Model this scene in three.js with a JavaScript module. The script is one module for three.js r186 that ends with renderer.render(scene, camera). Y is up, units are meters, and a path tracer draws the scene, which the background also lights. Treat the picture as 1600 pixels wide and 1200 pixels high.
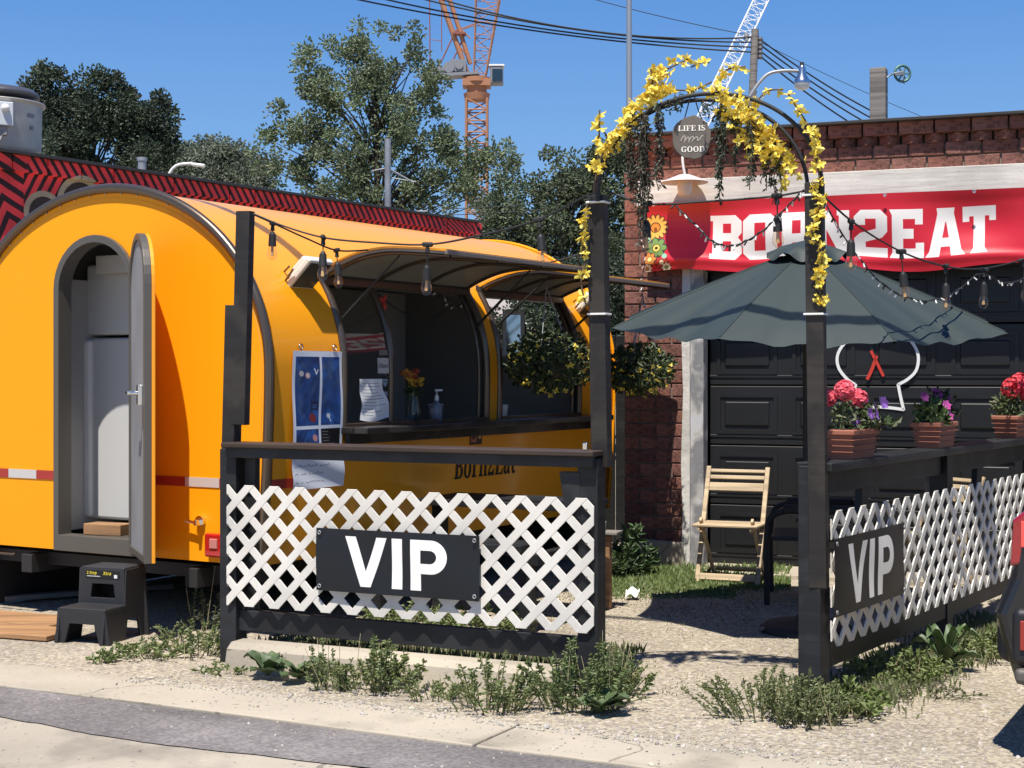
import * as THREE from 'three';
import { RoundedBoxGeometry } from 'three/addons/geometries/RoundedBoxGeometry.js';
import { mergeGeometries } from 'three/addons/utils/BufferGeometryUtils.js';

// ---------- camera, sky, sun, exposure ----------
const scene = new THREE.Scene();
const F = 2400, HZ = 582, EYE = 1.33;                 // lens (px at 1600 wide), horizon row, eye height
const camera = new THREE.PerspectiveCamera(2 * Math.atan(600 / F) * 180 / Math.PI, 4 / 3, 0.05, 2000);
camera.position.set(0, EYE, 0);
camera.lookAt(0, EYE, -10);
camera.setViewOffset(1600, 1200, 0, 18, 1600, 1200);
const renderer = new THREE.WebGLRenderer({ antialias: true });
renderer.toneMapping = THREE.LinearToneMapping;
renderer.toneMappingExposure = 1.6;
renderer.shadowMap.enabled = true;
const SUN = new THREE.Vector3(-0.26 * Math.cos(1.16), Math.sin(1.16), 0.966 * Math.cos(1.16));
{
  const W = 256, Hh = 128, d = new Float32Array(W * Hh * 4);
  const lerp = (a, b, t) => a.map((v, i) => v + (b[i] - v) * t);
  const stops = [[-90, [.16, .14, .11]], [-2, [.2, .19, .17]], [0, [.26, .38, .55]], [6, [.155, .3, .525]], [14, [.072, .195, .455]], [35, [.04, .125, .36]], [90, [.025, .08, .27]]];
  for (let j = 0; j < Hh; j++) {
    const el = (j + .5) / Hh * 180 - 90;
    let k = 0; while (k < stops.length - 2 && el > stops[k + 1][0]) k++;
    const t = Math.min(1, Math.max(0, (el - stops[k][0]) / (stops[k + 1][0] - stops[k][0])));
    const c = lerp(stops[k][1], stops[k + 1][1], t);
    for (let i = 0; i < W; i++) d.set([c[0], c[1], c[2], 1], (j * W + i) * 4);
  }
  const t = new THREE.DataTexture(d, W, Hh, THREE.RGBAFormat, THREE.FloatType);
  t.mapping = THREE.EquirectangularReflectionMapping; t.magFilter = t.minFilter = THREE.LinearFilter; t.needsUpdate = true;
  scene.background = t; scene.environment = t;
}
const sun = new THREE.DirectionalLight(new THREE.Color(1, .945, .86), 4.6);
sun.position.copy(SUN).multiplyScalar(60).add(new THREE.Vector3(0, 0, -9)); sun.target.position.set(0, 0, -9);
sun.castShadow = true; sun.shadow.mapSize.set(4096, 4096);
Object.assign(sun.shadow.camera, { left: -25, right: 25, top: 25, bottom: -25, near: 1, far: 140 });
scene.add(sun, sun.target);

// ---------- helpers ----------
const PI = Math.PI, R = a => a * PI / 180, V = (x, y, z) => new THREE.Vector3(x, y, z);
let seed = 7;
const rnd = () => { seed = (seed + 0x6D2B79F5) | 0; let t = Math.imul(seed ^ (seed >>> 15), 1 | seed); t = (t + Math.imul(t ^ (t >>> 7), 61 | t)) ^ t; return ((t ^ (t >>> 14)) >>> 0) / 4294967296; };
const rr = (a, b) => a + (b - a) * rnd(), gs = () => (rnd() + rnd() + rnd() - 1.5) / .87, pick = a => a[Math.floor(rnd() * a.length)];
const at = (px, py, d) => V((px - 800) / F * d, EYE + (HZ - py) / F * d, -d);
const yat = (py, d) => EYE + (HZ - py) / F * d;
const along = (px, X0, D0, phi) => { const k = (px - 800) / F; return (k * D0 - X0) / (Math.cos(phi) - k * Math.sin(phi)); };
const used = {};
const nm = n => { const k = used[n] = (used[n] ?? -1) + 1; return k ? n + '_' + String(k).padStart(3, '0') : n; };
function tag(o, label, category, group, kind) { Object.assign(o.userData, { label, category }); if (group) o.userData.group = group; if (kind) o.userData.kind = kind; return o; }
function thing(name, label, category, p = [0, 0, 0], turn = 0, group) { const o = new THREE.Group(); o.name = nm(name); o.position.set(...p); o.rotation.y = turn; scene.add(o); return tag(o, label, category, group); }
function boxUV(g) {
  const p = g.attributes.position, uv = new Float32Array(p.count * 2), a = V(), b = V(), c = V();
  for (let i = 0; i < p.count; i += 3) {
    a.fromBufferAttribute(p, i); b.fromBufferAttribute(p, i + 1).sub(a); c.fromBufferAttribute(p, i + 2).sub(a); b.cross(c);
    const x = Math.abs(b.x), y = Math.abs(b.y), z = Math.abs(b.z);
    for (let k = 0; k < 3; k++) { a.fromBufferAttribute(p, i + k); const q = x > y && x > z ? [a.z, a.y] : y > z ? [a.x, a.z] : [a.x, a.y]; uv[(i + k) * 2] = q[0]; uv[(i + k) * 2 + 1] = q[1]; }
  }
  g.setAttribute('uv', new THREE.BufferAttribute(uv, 2)); return g;
}
function fin(gs, keepUV) {
  const l = (Array.isArray(gs) ? gs : [gs]).map(g => { g = g.index ? g.toNonIndexed() : g.clone(); for (const k of Object.keys(g.attributes)) if (!['position', 'normal', 'uv'].includes(k)) g.deleteAttribute(k); if (!g.attributes.normal) g.computeVertexNormals(); if (!keepUV) boxUV(g); return g; });
  return l.length > 1 ? mergeGeometries(l) : l[0];
}
function raw(name, geo, mat, parent, p, r) { const m = new THREE.Mesh(geo, mat); m.name = parent === scene ? nm(name) : name; m.castShadow = m.receiveShadow = true; if (p) m.position.set(...p); if (r) m.rotation.set(...r); parent.add(m); return m; }
const obj = (name, gs, mat, parent = scene, p, r) => raw(name, fin(gs), mat, parent, p, r);
const one = (name, label, category, gs, mat, group) => tag(obj(name, gs, mat), label, category, group);
const TR = (g, x = 0, y = 0, z = 0, rx = 0, ry = 0, rz = 0) => g.applyMatrix4(new THREE.Matrix4().compose(V(x, y, z), new THREE.Quaternion().setFromEuler(new THREE.Euler(rx, ry, rz)), V(1, 1, 1)));
const bx = (w, h, d, x, y, z, rx, ry, rz, rad = .004) => TR(rad ? new RoundedBoxGeometry(w, h, d, 1, Math.min(rad, w / 2.1, h / 2.1, d / 2.1)) : new THREE.BoxGeometry(w, h, d), x, y, z, rx, ry, rz);
const cy = (r1, r2, h, x, y, z, n = 16, rx, ry, rz, open) => TR(new THREE.CylinderGeometry(r1, r2, h, n, 1, !!open), x, y, z, rx, ry, rz);
const sph = (r, x, y, z, n = 12) => TR(new THREE.SphereGeometry(r, n, Math.max(6, n * .7 | 0)), x, y, z);
const tube = (pts, r, n = 8, seg, closed) => new THREE.TubeGeometry(new THREE.CatmullRomCurve3(pts, !!closed, 'centripetal'), seg ?? pts.length * 4, r, n, !!closed);
const capTube = (pts, r, n, seg) => [tube(pts, r, n, seg), sph(r, ...pts[0].toArray(), 8), sph(r, ...pts[pts.length - 1].toArray(), 8)];
function bar(a, b, r, n = 6, r2 = r) { const d = b.clone().sub(a), g = new THREE.CylinderGeometry(r2, r, d.length(), n); g.applyQuaternion(new THREE.Quaternion().setFromUnitVectors(V(0, 1, 0), d.clone().normalize())); const m = a.clone().add(b).multiplyScalar(.5); return g.translate(m.x, m.y, m.z); }
const lathe = (pts, n = 24) => new THREE.LatheGeometry(pts.map(p => new THREE.Vector2(...p)), n);
function ext(pts, depth, bevel = 0, holes = []) { const s = pts.isShape ? pts : new THREE.Shape(pts.map(p => new THREE.Vector2(...p))); holes.forEach(h => s.holes.push(new THREE.Path(h.map(p => new THREE.Vector2(...p))))); return new THREE.ExtrudeGeometry(s, { depth, bevelEnabled: bevel > 0, bevelSize: bevel, bevelThickness: bevel, bevelSegments: 2, curveSegments: 16 }); }
function grid(nu, nv, f, uvf) { const p = [], uv = [], ix = []; for (let j = 0; j <= nv; j++) for (let i = 0; i <= nu; i++) { p.push(...f(i / nu, j / nv)); uv.push(...(uvf ? uvf(i / nu, j / nv) : [i / nu, j / nv])); if (i < nu && j < nv) { const a = j * (nu + 1) + i, b = a + nu + 1; ix.push(a, a + 1, b, a + 1, b + 1, b); } } const g = new THREE.BufferGeometry(); g.setAttribute('position', new THREE.Float32BufferAttribute(p, 3)); g.setAttribute('uv', new THREE.Float32BufferAttribute(uv, 2)); g.setIndex(ix); g.computeVertexNormals(); return g; }

// ---------- procedural textures ----------
function noise(sd) { const t = new Float32Array(65536); let s = sd * 7919 + 13; for (let i = 0; i < 65536; i++) { s = (Math.imul(s, 1664525) + 1013904223) | 0; t[i] = (s >>> 8) / 16777216; } return (x, y, px, py = px) => { const i = Math.floor(x), j = Math.floor(y), u = x - i, v = y - j, su = u * u * (3 - 2 * u), sv = v * v * (3 - 2 * v), w = (a, b) => t[(((a % px) + px) % px) + (((b % py) + py) % py) * 256 & 65535]; return (w(i, j) * (1 - su) + w(i + 1, j) * su) * (1 - sv) + (w(i, j + 1) * (1 - su) + w(i + 1, j + 1) * su) * sv; }; }
const N1 = noise(1), N2 = noise(2), N3 = noise(3);
const fbm = (n, u, v, p, o = 4, q = p) => { let s = 0, a = .5, t = 0; for (let k = 0; k < o; k++) { s += a * n(u * p, v * q, p, q); t += a; a *= .5; p *= 2; q *= 2; } return s / t; };
function tex(w, size, f, srgb = true, h = w) { const d = new Uint8Array(w * h * 4); for (let j = 0; j < h; j++) for (let i = 0; i < w; i++) { let c = f(i / w, j / h); if (!Array.isArray(c)) c = [c, c, c]; const o = (j * w + i) * 4; for (let k = 0; k < 3; k++) d[o + k] = Math.max(0, Math.min(255, c[k])); d[o + 3] = 255; } const t = new THREE.DataTexture(d, w, h, THREE.RGBAFormat); t.wrapS = t.wrapT = THREE.RepeatWrapping; t.magFilter = THREE.LinearFilter; t.minFilter = THREE.LinearMipmapLinearFilter; t.generateMipmaps = true; if (srgb) t.colorSpace = THREE.SRGBColorSpace; t.repeat.set(1 / size, 1 / size); t.needsUpdate = true; return t; }
function canvasTex(w, h, draw) { const c = document.createElement('canvas'); c.width = w; c.height = h; const x = c.getContext('2d'); draw(x, w, h); const t = new THREE.CanvasTexture(c); t.colorSpace = THREE.SRGBColorSpace; return t; }
const C = (r, g, b) => new THREE.Color(r, g, b);
const mat = (c, roughness = .7, o = {}) => new THREE.MeshStandardMaterial({ color: Array.isArray(c) ? C(...c) : c, roughness, ...o });
const phys = (c, roughness, o = {}) => new THREE.MeshPhysicalMaterial({ color: C(...c), roughness, ...o });
const tMottle = tex(256, 1.3, (u, v) => 190 + 65 * fbm(N1, u, v, 4, 6));
const tFine = tex(256, .35, (u, v) => 90 + 165 * fbm(N2, u, v, 16, 4), false);
const tGrain = tex(256, .9, (u, v) => { const g = fbm(N1, u + .03 * fbm(N2, u, v, 4), v, 3, 5, 40); return 150 + 105 * g; });
const tGrainB = tex(256, .9, (u, v) => 255 * fbm(N1, u + .03 * fbm(N2, u, v, 4), v, 3, 5, 40), false);
const tWear = tex(512, 1.1, (u, v) => { const a = fbm(N1, u, v, 6, 6), b = fbm(N2, u, v, 24, 3); const s = Math.max(0, a - .56) * 5 + Math.max(0, b - .72) * 3; return [205 - 60 * a + 150 * s, 205 - 60 * a + 140 * s, 205 - 60 * a + 125 * s]; });
const tConc = tex(512, 1.2, (u, v) => { const a = fbm(N1, u, v, 5, 6), b = N3(u * 200, v * 200, 200), p = b > .93 ? -50 : b < .05 ? 22 : 0; return [200 + 50 * a + p, 198 + 50 * a + p, 194 + 50 * a + p]; });
const tConcB = tex(512, 1.2, (u, v) => 120 * fbm(N1, u, v, 20, 5) + (N3(u * 200, v * 200, 200) > .93 ? 0 : 90), false);
const tPave = tex(1024, 3.6, (u, v) => { const a = fbm(N1, u, v, 4, 7), b = fbm(N2, u, v, 14, 5), c = N3(u * 240, v * 240, 240), cr = Math.abs(fbm(N3, u, v, 3, 5) - .5), st = Math.max(0, b - .58) * 130; const k = 175 + 80 * a - st + (c > .92 ? -45 : c < .05 ? 18 : 0) - (cr < .004 ? 50 : 0); return [k, k * .985, k * .955]; });
const worley = (u, v, n, sd) => { let b1 = 9, b2 = 9, id = 0; const x = u * n, y = v * n, i = Math.floor(x), j = Math.floor(y); for (let a = -1; a < 2; a++) for (let b = -1; b < 2; b++) { const ci = (i + a + n) % n, cj = (j + b + n) % n; let h = Math.imul(ci * 374761393 + cj * 668265263 + sd * 1274126177, 1103515245); h ^= h >>> 13; h = Math.imul(h, 1274126177); const fx = ((h >>> 4) & 1023) / 1023, fy = ((h >>> 14) & 1023) / 1023; const d = Math.hypot(i + a + fx - x, j + b + fy - y); if (d < b1) { b2 = b1; b1 = d; id = (h >>> 9) & 255; } else if (d < b2) b2 = d; } return [b1, b2, id / 255]; };
const GR = 1024, gravH = new Float32Array(GR * GR);
const tGravel = tex(GR, 2.4, (u, v) => { const w = worley(u, v, 190, 1), w2 = worley(u, v, 64, 5); const m = fbm(N1, u, v, 5, 6); const stone = w2[2] > .8 && w2[0] < .33; const t = stone ? .85 + .3 * (w2[2] * 7 % 1) : .8 + .3 * w[2]; const k = t * (.82 + .26 * m); gravH[(v * GR | 0) * GR + (u * GR | 0)] = stone ? 1 - w2[0] * 2 : Math.min(1, (w[1] - w[0]) * 1.6) * .5; return [206 * k, 199 * k * (.99 + .03 * (w[2] - .5)), (stone ? 194 : 183) * k]; });
const tGravelB = tex(GR, 2.4, (u, v) => 255 * gravH[(v * GR | 0) * GR + (u * GR | 0)], false);
const tAsph = tex(512, 1.5, (u, v) => { const w = worley(u, v, 120, 3), m = fbm(N2, u, v, 4, 6); const k = (.86 + .22 * w[2]) * (.75 + .45 * m); return [200 * k, 198 * k, 199 * k]; });
const tBrickB = tex(256, .5, (u, v) => 255 * (.6 * fbm(N1, u, v, 10, 5) + .4 * N3(u * 64, v * 64, 64)), false);
const tBrick = tex(256, .5, (u, v) => { const a = fbm(N2, u, v, 6, 6), b = fbm(N1, u, v, 20, 4), s = b > .66 ? 40 : 0; return [175 + 75 * a - s, 172 + 75 * a - s, 170 + 80 * a - s]; });
const tFab = tex(128, .06, (u, v) => 195 + 30 * Math.sin(u * 2 * PI * 12) * Math.sin(v * 2 * PI * 12) + 30 * N3(u * 64, v * 64, 64));

// ---------- shared materials ----------
const M = {
  orange: phys([.87, .335, .004], .42, { clearcoat: .4, clearcoatRoughness: .1, bumpMap: tMottle, bumpScale: .0015 }),
  orangeFlat: phys([.87, .335, .004], .5, { clearcoat: .12, clearcoatRoughness: .2, specularIntensity: .35, bumpMap: tMottle, bumpScale: .0015 }),
  black: mat([.026, .021, .017], .62, { map: tWear, bumpMap: tGrainB, bumpScale: .0015 }),
  blackWood: mat([.016, .0175, .02], .6, { map: tWear, bumpMap: tGrainB, bumpScale: .002 }),
  brownWood: mat([.075, .045, .03], .55, { map: tGrain, bumpMap: tGrainB, bumpScale: .002 }),
  vinyl: mat([.84, .8, .72], .5, { map: tMottle }),
  steel: mat([.5, .48, .45], .32, { metalness: 1, roughnessMap: tFine }),
  dullSteel: mat([.2, .185, .165], .42, { metalness: .8 }),
  galv: mat([.42, .43, .44], .5, { metalness: .6, map: tMottle }),
  chrome: mat([.8, .8, .78], .12, { metalness: 1 }),
  trim: mat([.15, .115, .085], .3, { metalness: .75 }), frame: mat([.12, .108, .09], .4, { metalness: .35 }),
  rubber: mat([.02, .02, .02], .65),
  darkPlastic: mat([.022, .022, .024], .5, { bumpMap: tFine, bumpScale: .001 }),
  liner: mat([.42, .41, .39], .8), linerGrey: mat([.42, .41, .39], .7),
  pine: mat([.72, .55, .34], .6, { map: tGrain, bumpMap: tGrainB, bumpScale: .0008 }),
  plank: mat([.5, .27, .12], .75, { map: tGrain, bumpMap: tGrainB, bumpScale: .002 }),
  greyWood: mat([.3, .27, .24], .85, { map: tGrain, bumpMap: tGrainB, bumpScale: .004 }),
  white: mat([.78, .77, .74], .5), paper: mat([.8, .8, .8], .8),
  concrete: mat([.52, .47, .39], .9, { map: tPave, bumpMap: tConcB, bumpScale: .004 }),
  gravel: mat([.63, .595, .53], 1, { map: tGravel, bumpMap: tGravelB, bumpScale: .005 }),
  asphalt: mat([.31, .285, .27], .95, { map: tAsph, bumpMap: tAsph, bumpScale: .003 }),
  mortar: mat([.3, .24, .2], .95, { map: tConc, bumpMap: tConcB, bumpScale: .003 }),
  wire: mat([.012, .012, .012], .6), bark: mat([.07, .055, .042], .95, { map: tGrain, bumpMap: tGrainB, bumpScale: .01 }),
  terracotta: mat([.42, .15, .09], .65, { map: tMottle, bumpMap: tFine, bumpScale: .0008 }),
  glassBulb: phys([1, .93, .85], .05, { transmission: 1, thickness: 0 }),
  leaf: phys([1, 1, 1], .65, { vertexColors: true, side: THREE.DoubleSide, transmission: .38, thickness: 0 }),
  petal: phys([1, 1, 1], .7, { vertexColors: true, side: THREE.DoubleSide, transmission: .25, thickness: 0 }),
};
const bricksM = [[.37, .155, .11], [.32, .13, .092], [.41, .18, .125], [.29, .125, .095], [.35, .16, .12], [.26, .115, .09]].map(c => mat(c, .9, { map: tBrick, bumpMap: tBrickB, bumpScale: .005 }));

// leaves, petals, blades: many small folded faces in one geometry
class LB {
  constructor() { this.p = []; this.c = []; this.i = []; }
  leaf(p, d, n, l, w, c, fold = .18, droop = .1) {
    const s = V().crossVectors(d, n).normalize(), b = this.p.length / 3, k = rr(.75, 1.25);
    const q = (t, sd, h) => this.p.push(p.x + d.x * l * t + s.x * w * sd + n.x * h * l, p.y + d.y * l * t + s.y * w * sd + n.y * h * l, p.z + d.z * l * t + s.z * w * sd + n.z * h * l);
    q(0, 0, 0); q(.5, .5, fold); q(1, 0, -droop); q(.5, -.5, fold);
    for (let z = 0; z < 4; z++) this.c.push(c[0] * k, c[1] * k, c[2] * k);
    this.i.push(b, b + 1, b + 2, b, b + 2, b + 3);
  }
  geo() { let g = new THREE.BufferGeometry(); g.setAttribute('position', new THREE.Float32BufferAttribute(this.p, 3)); g.setAttribute('color', new THREE.Float32BufferAttribute(this.c, 3)); g.setIndex(this.i); g = g.toNonIndexed(); g.computeVertexNormals(); return g; }
  build(name, m, parent) { return raw(name, this.geo(), m, parent); }
}
const rdir = (up = 0) => { const v = V(gs(), gs() + up, gs()); return v.normalize(); };
const tang = d => V().crossVectors(d, Math.abs(d.y) > .8 ? V(1, 0, 0) : V(0, 1, 0)).normalize();
// ---------- ground, road, kerb ----------
const SD = R(27.5), sx = V(Math.cos(SD), 0, Math.sin(SD)), sn = V(Math.sin(SD), 0, -Math.cos(SD));   // along the street, into the lot
function sheet(name, x0, x1, c0, c1, y, m) { const q = (a, c) => sx.clone().multiplyScalar(a).addScaledVector(sn, c).setY(y); const A = q(x0, c0), B = q(x1, c0), Cc = q(x1, c1), D = q(x0, c1); const g = new THREE.BufferGeometry().setFromPoints([A, B, Cc, A, Cc, D]); g.computeVertexNormals(); const o = obj(name, g, m); o.userData.kind = 'structure'; return o; }
sheet('ground', -350, 350, -300, 400, 0, M.gravel);
const roadM = mat([.54, .49, .415], .9, { map: tPave, bumpMap: tConcB, bumpScale: .004 });
sheet('road', -60, 60, -4, 4.33, .004, roadM);
{ // gutter strip of asphalt with a ragged edge
  const pts = []; const e = (a, s) => .03 * Math.sin(a * 3 + s) + .035 * (N1(a * 4 + s, s, 256) - .5) + .02 * (N2(a * 19 + s, s, 256) - .5);
  for (let a = -9; a <= 8; a += .06) pts.push([a, 4.31 + e(a, 3)]);
  for (let a = 8; a >= -9; a -= .06) pts.push([a, 4.77 + e(a, 40) * .5]);
  const g = new THREE.ShapeGeometry(new THREE.Shape(pts.map(p => new THREE.Vector2(...p)))); g.rotateX(-PI / 2); g.rotateY(-SD); g.translate(0, .008, 0);
  const p = g.attributes.position; obj('gutter_strip', g, M.asphalt).userData.kind = 'structure';
}
const kerb = new THREE.Group(); kerb.name = 'kerb_strip'; kerb.rotation.y = -SD; kerb.userData.kind = 'structure'; scene.add(kerb);
{
  const j = [-8, -6.2, -4.4, -2.62, -.68, 1.2, 3, 5];
  for (let k = 0; k < j.length - 1; k++) obj('slab', bx(j[k + 1] - j[k] - .012, .12, .375, (j[k] + j[k + 1]) / 2, -.042 + rr(-.002, .002), -4.93, 0, 0, 0, .008), M.concrete, kerb);
}
// ---------- pebbles ----------
{
  const g = new THREE.IcosahedronGeometry(1, 0); const n = 15000, im = new THREE.InstancedMesh(g, mat([1, 1, 1], .95), n); im.name = 'gravel_pebbles'; tag(im, 'loose pale gravel pebbles scattered along the kerb and yard', 'gravel', null, 'stuff');
  const m4 = new THREE.Matrix4(), q = new THREE.Quaternion(), col = C(1, 1, 1);
  for (let i = 0; i < n; i++) {
    const near = i < n * .62, a = rr(-4.5, 4.5), c = i < n * .06 ? 5.12 - Math.pow(rnd(), 2.2) * .8 : near ? 5.03 + Math.pow(rnd(), 1.7) * 1.2 : rr(5.2, 9.5), p = sx.clone().multiplyScalar(a).addScaledVector(sn, c);
    const s = rr(.0025, .0062) * (rnd() < .02 ? 2 : 1);
    m4.compose(V(p.x, s * .2 + (c < 4.75 ? .008 : c < 5.12 ? .02 : 0), p.z), q.setFromEuler(new THREE.Euler(rnd() * 6, rnd() * 6, rnd() * 6)), V(s * rr(.8, 1.5), s * rr(.5, .8), s)); im.setMatrixAt(i, m4);
    const t = rr(.26, .5); im.setColorAt(i, col.setRGB(t, t * rr(.88, .96), t * rr(.7, .88)));
  }
  im.castShadow = im.receiveShadow = true; scene.add(im);
}

// ---------- food trailer ----------
const TX = -2.156, TD = 8.15, TP = R(-30.5);
const T = thing('food_trailer', 'orange round-topped food trailer with open rear door and raised serving awnings', 'food trailer', [TX, 0, -TD], TP);
const EA = 1.11, EB = .95, CYY = 1.35, Y0 = .37, LEN = 3.78;
const prof = [];                                  // right half, bottom to apex
for (const y of [Y0, .42, .6, .8, 1.04, 1.2]) prof.push([1.06 + .05 * Math.sin(PI / 2 * (y - Y0) / (CYY - Y0)), y]);
const HA = Math.asin(.47 / EB) * 180 / PI;
for (const a of [0, 6, 12, 18, 24, HA, 36, 42, 48, 54, 60, 66, 72, 78, 84, 90]) prof.push([EA * Math.cos(R(a)), CYY + EB * Math.sin(R(a))]);
const NP = prof.length, full = [...prof, ...prof.slice(0, -1).reverse().map(p => [-p[0], p[1]])];
const pAt = y => { for (let i = 0; i < NP - 1; i++) if (y <= prof[i + 1][1]) { const t = (y - prof[i][1]) / (prof[i + 1][1] - prof[i][1]); return prof[i][0] + (prof[i + 1][0] - prof[i][0]) * t; } return 0; };
const win = [[.61, 2.06], [2.21, 3.26]], WY0 = 1.04, WY1 = CYY + EB * Math.sin(R(HA));
const zb = [0, .15, .3, .45, .61, .8, 1, 1.2, 1.4, 1.6, 1.8, 2.06, 2.21, 2.5, 2.8, 3.1, 3.26, 3.5, 3.65, LEN];
function shell(off, flip) {
  const p = [], ix = [], n = full.length;
  for (const z of zb) for (const q of full) { const s = (EA - off) / EA; p.push(q[0] * s, off ? CYY + (q[1] - CYY) * (1 - off / EB) : q[1], -z); }
  for (let k = 0; k < zb.length - 1; k++) for (let i = 0; i < n - 1; i++) {
    const zm = (zb[k] + zb[k + 1]) / 2, ym = (full[i][1] + full[i + 1][1]) / 2;
    if (full[i][0] > 0 && i < NP && ym > WY0 && ym < WY1 && win.some(w => zm > w[0] && zm < w[1])) continue;
    const a = k * n + i, b = a + n; flip ? ix.push(a, a + 1, b, a + 1, b + 1, b) : ix.push(a, b, a + 1, a + 1, b, b + 1);
  }
  const g = new THREE.BufferGeometry(); g.setAttribute('position', new THREE.Float32BufferAttribute(p, 3)); g.setIndex(ix); g.computeVertexNormals(); return g;
}
obj('body', shell(0, true), M.orange, T);
obj('inner_lining', shell(.045, false), M.liner, T);
const archHole = (x0, x1, y0, y1) => { const r = (x1 - x0) / 2, c = (x0 + x1) / 2, h = [[x0, y0], [x1, y0]]; for (let a = 0; a <= 180; a += 10) h.push([c + r * Math.cos(R(a)), y1 - r * .95 + r * .95 * Math.sin(R(a))]); return h; };
const DX0 = -.35, DX1 = .2, DY0 = .4, DY1 = 2.04;
obj('rear_wall', TR(ext(full, .045, 0, [archHole(DX0, DX1, DY0, DY1)]), 0, 0, -.047), M.orangeFlat, T);
obj('front_wall', TR(ext(full, .045, 0, [[[.0, 1.52], [.72, 1.52], [.72, 1.9], [.0, 1.9]]]), 0, 0, -LEN + .002), M.orange, T);
const inner = full.map(q => [q[0] * .955, CYY + (q[1] - CYY) * .947]);
obj('end_lining', TR(ext(inner, .006, 0, [[[.0, 1.52], [.72, 1.52], [.72, 1.9], [.0, 1.9]]]), 0, 0, -LEN + .05), M.liner, T);
obj('end_lining', TR(ext(inner, .006, 0, [archHole(DX0, DX1, .45, DY1)]), 0, 0, -.056), M.liner, T);
obj('rear_trim', tube(full.map(q => V(q[0] * 1.004, q[1] * 1.002, .005)), .026, 8, 120), M.trim, T);
{ const rg = fin(sph(.0055, 0, 0, 0, 8)); for (let i = 3; i < full.length - 2; i++) raw('rivet', rg, M.steel, T, [full[i][0] * .978, CYY + (full[i][1] - CYY) * .976, .002]); }
obj('front_trim', tube(full.map(q => V(q[0] * 1.004, q[1] * 1.002, -LEN)), .012, 8, 90), M.orangeFlat, T);
obj('floor_pan', [bx(2.1, .05, LEN - .06, 0, Y0 + .03, -LEN / 2, 0, 0, 0, 0)], M.dullSteel, T);
obj('chassis', [bx(.08, .1, LEN, .6, .28, -LEN / 2), bx(.08, .1, LEN, -.6, .28, -LEN / 2), ...[.15, 1, 1.9, 2.8, 3.6].map(z => bx(1.9, .07, .06, 0, .3, -z)), bar(V(-1, .26, -1.9), V(1, .26, -1.9), .035, 8), ...[1.9].flatMap(() => [bx(.07, .08, 1.4, 0, .3, -LEN - .5)])], M.rubber, T);
for (const s of [-1, 1]) { const w = obj('wheel', [TR(new THREE.TorusGeometry(.22, .075, 10, 28), 0, 0, 0, 0, PI / 2)], M.rubber, T, [s * .94, .29, -1.9]); obj('rim', [cy(.17, .17, .08, 0, 0, 0, 20, 0, 0, PI / 2), cy(.05, .05, .12, 0, 0, 0, 12, 0, 0, PI / 2)], M.galv, w); }
// door frame, sill, door
{
  const o = archHole(DX0, DX1, DY0, DY1), i = archHole(DX0 + .012, DX1 - .012, DY0 + .05, DY1 - .015);
  obj('door_frame', [TR(ext(archHole(DX0 - .02, DX1 + .02, DY0 - .03, DY1 + .02), .09, .003, [i]), 0, 0, -.075)], M.frame, T);
  const door = new THREE.Group(); door.name = 'door'; T.add(door); door.position.set(DX1 + .02, 0, .025); door.rotation.y = R(-38);
  const sh = archHole(0, .56, DY0, DY1 - .01), shi = archHole(.03, .53, DY0 + .03, DY1 - .04);
  obj('outer_skin', TR(ext(sh, .012, .003), 0, 0, -.03), M.orange, door);
  obj('door_rim', TR(ext(sh, .03, .003, [shi]), 0, 0, -.012), M.frame, door);
  obj('inner_panel', TR(ext(shi, .022, .002), 0, 0, -.012), mat([.3, .3, .3], .6, { map: tMottle }), door);
  obj('lock', [bx(.06, .1, .03, .49, 1.22, .03), cy(.012, .012, .06, .49, 1.23, .06, 10, PI / 2), bx(.09, .018, .018, .46, 1.23, .085)], M.chrome, door);
  for (const y of [.6, 1.2, 1.7]) obj('hinge', cy(.012, .012, .1, 0, y, 0, 10), M.steel, door);
}
// reflective tape on the rear wall (red and silver blocks)
{
  const red = mat([.35, .03, .02], .4), sil = mat([.62, .6, .56], .4, { metalness: .3 });
  for (const [a, b, m] of [[-.92, -.74, red], [-.74, -.52, sil], [-.52, -.375, red], [.25, .56, red], [.56, .79, sil], [.79, 1.0, red]]) obj('reflective_tape', bx(b - a - .002, .048, .003, (a + b) / 2, .772, .001, 0, 0, 0, 0), m, T);
  for (const z of [.12]) obj('side_reflector', bx(.004, .048, .2, pAt(.772) + .002, .772, -z, 0, 0, 0, 0), red, T);
  const tl = obj('tail_light', [bx(.13, .12, .05, .79, .46, .02, 0, 0, 0, .012)], phys([.42, .012, .012], .2, { clearcoat: 1 }), T);
  obj('lens', [bx(.05, .05, .02, .79, .47, .042, 0, 0, 0, .004)], mat([.5, .2, .18], .25), tl);
  obj('latch', [cy(.028, .028, .02, .67, .575, .01, 16, PI / 2), cy(.009, .009, .09, .64, .57, .035, 8, 0, 0, 1.4), bx(.02, .03, .05, .675, .57, .03)], M.chrome, T);
  obj('support_jack', [bar(V(.9, .04, .07), V(.91, .6, .07), .013, 8), sph(.028, .91, .61, .075), cy(.05, .06, .02, .9, .012, .07, 12)], M.rubber, T);
  obj('plate', [bx(.1, .16, .006, -.93, .6, .004)], M.white, T);
  obj('hook_line', [bx(.3, .012, .012, -.8, .33, .04)], M.trim, T);
}
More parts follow.
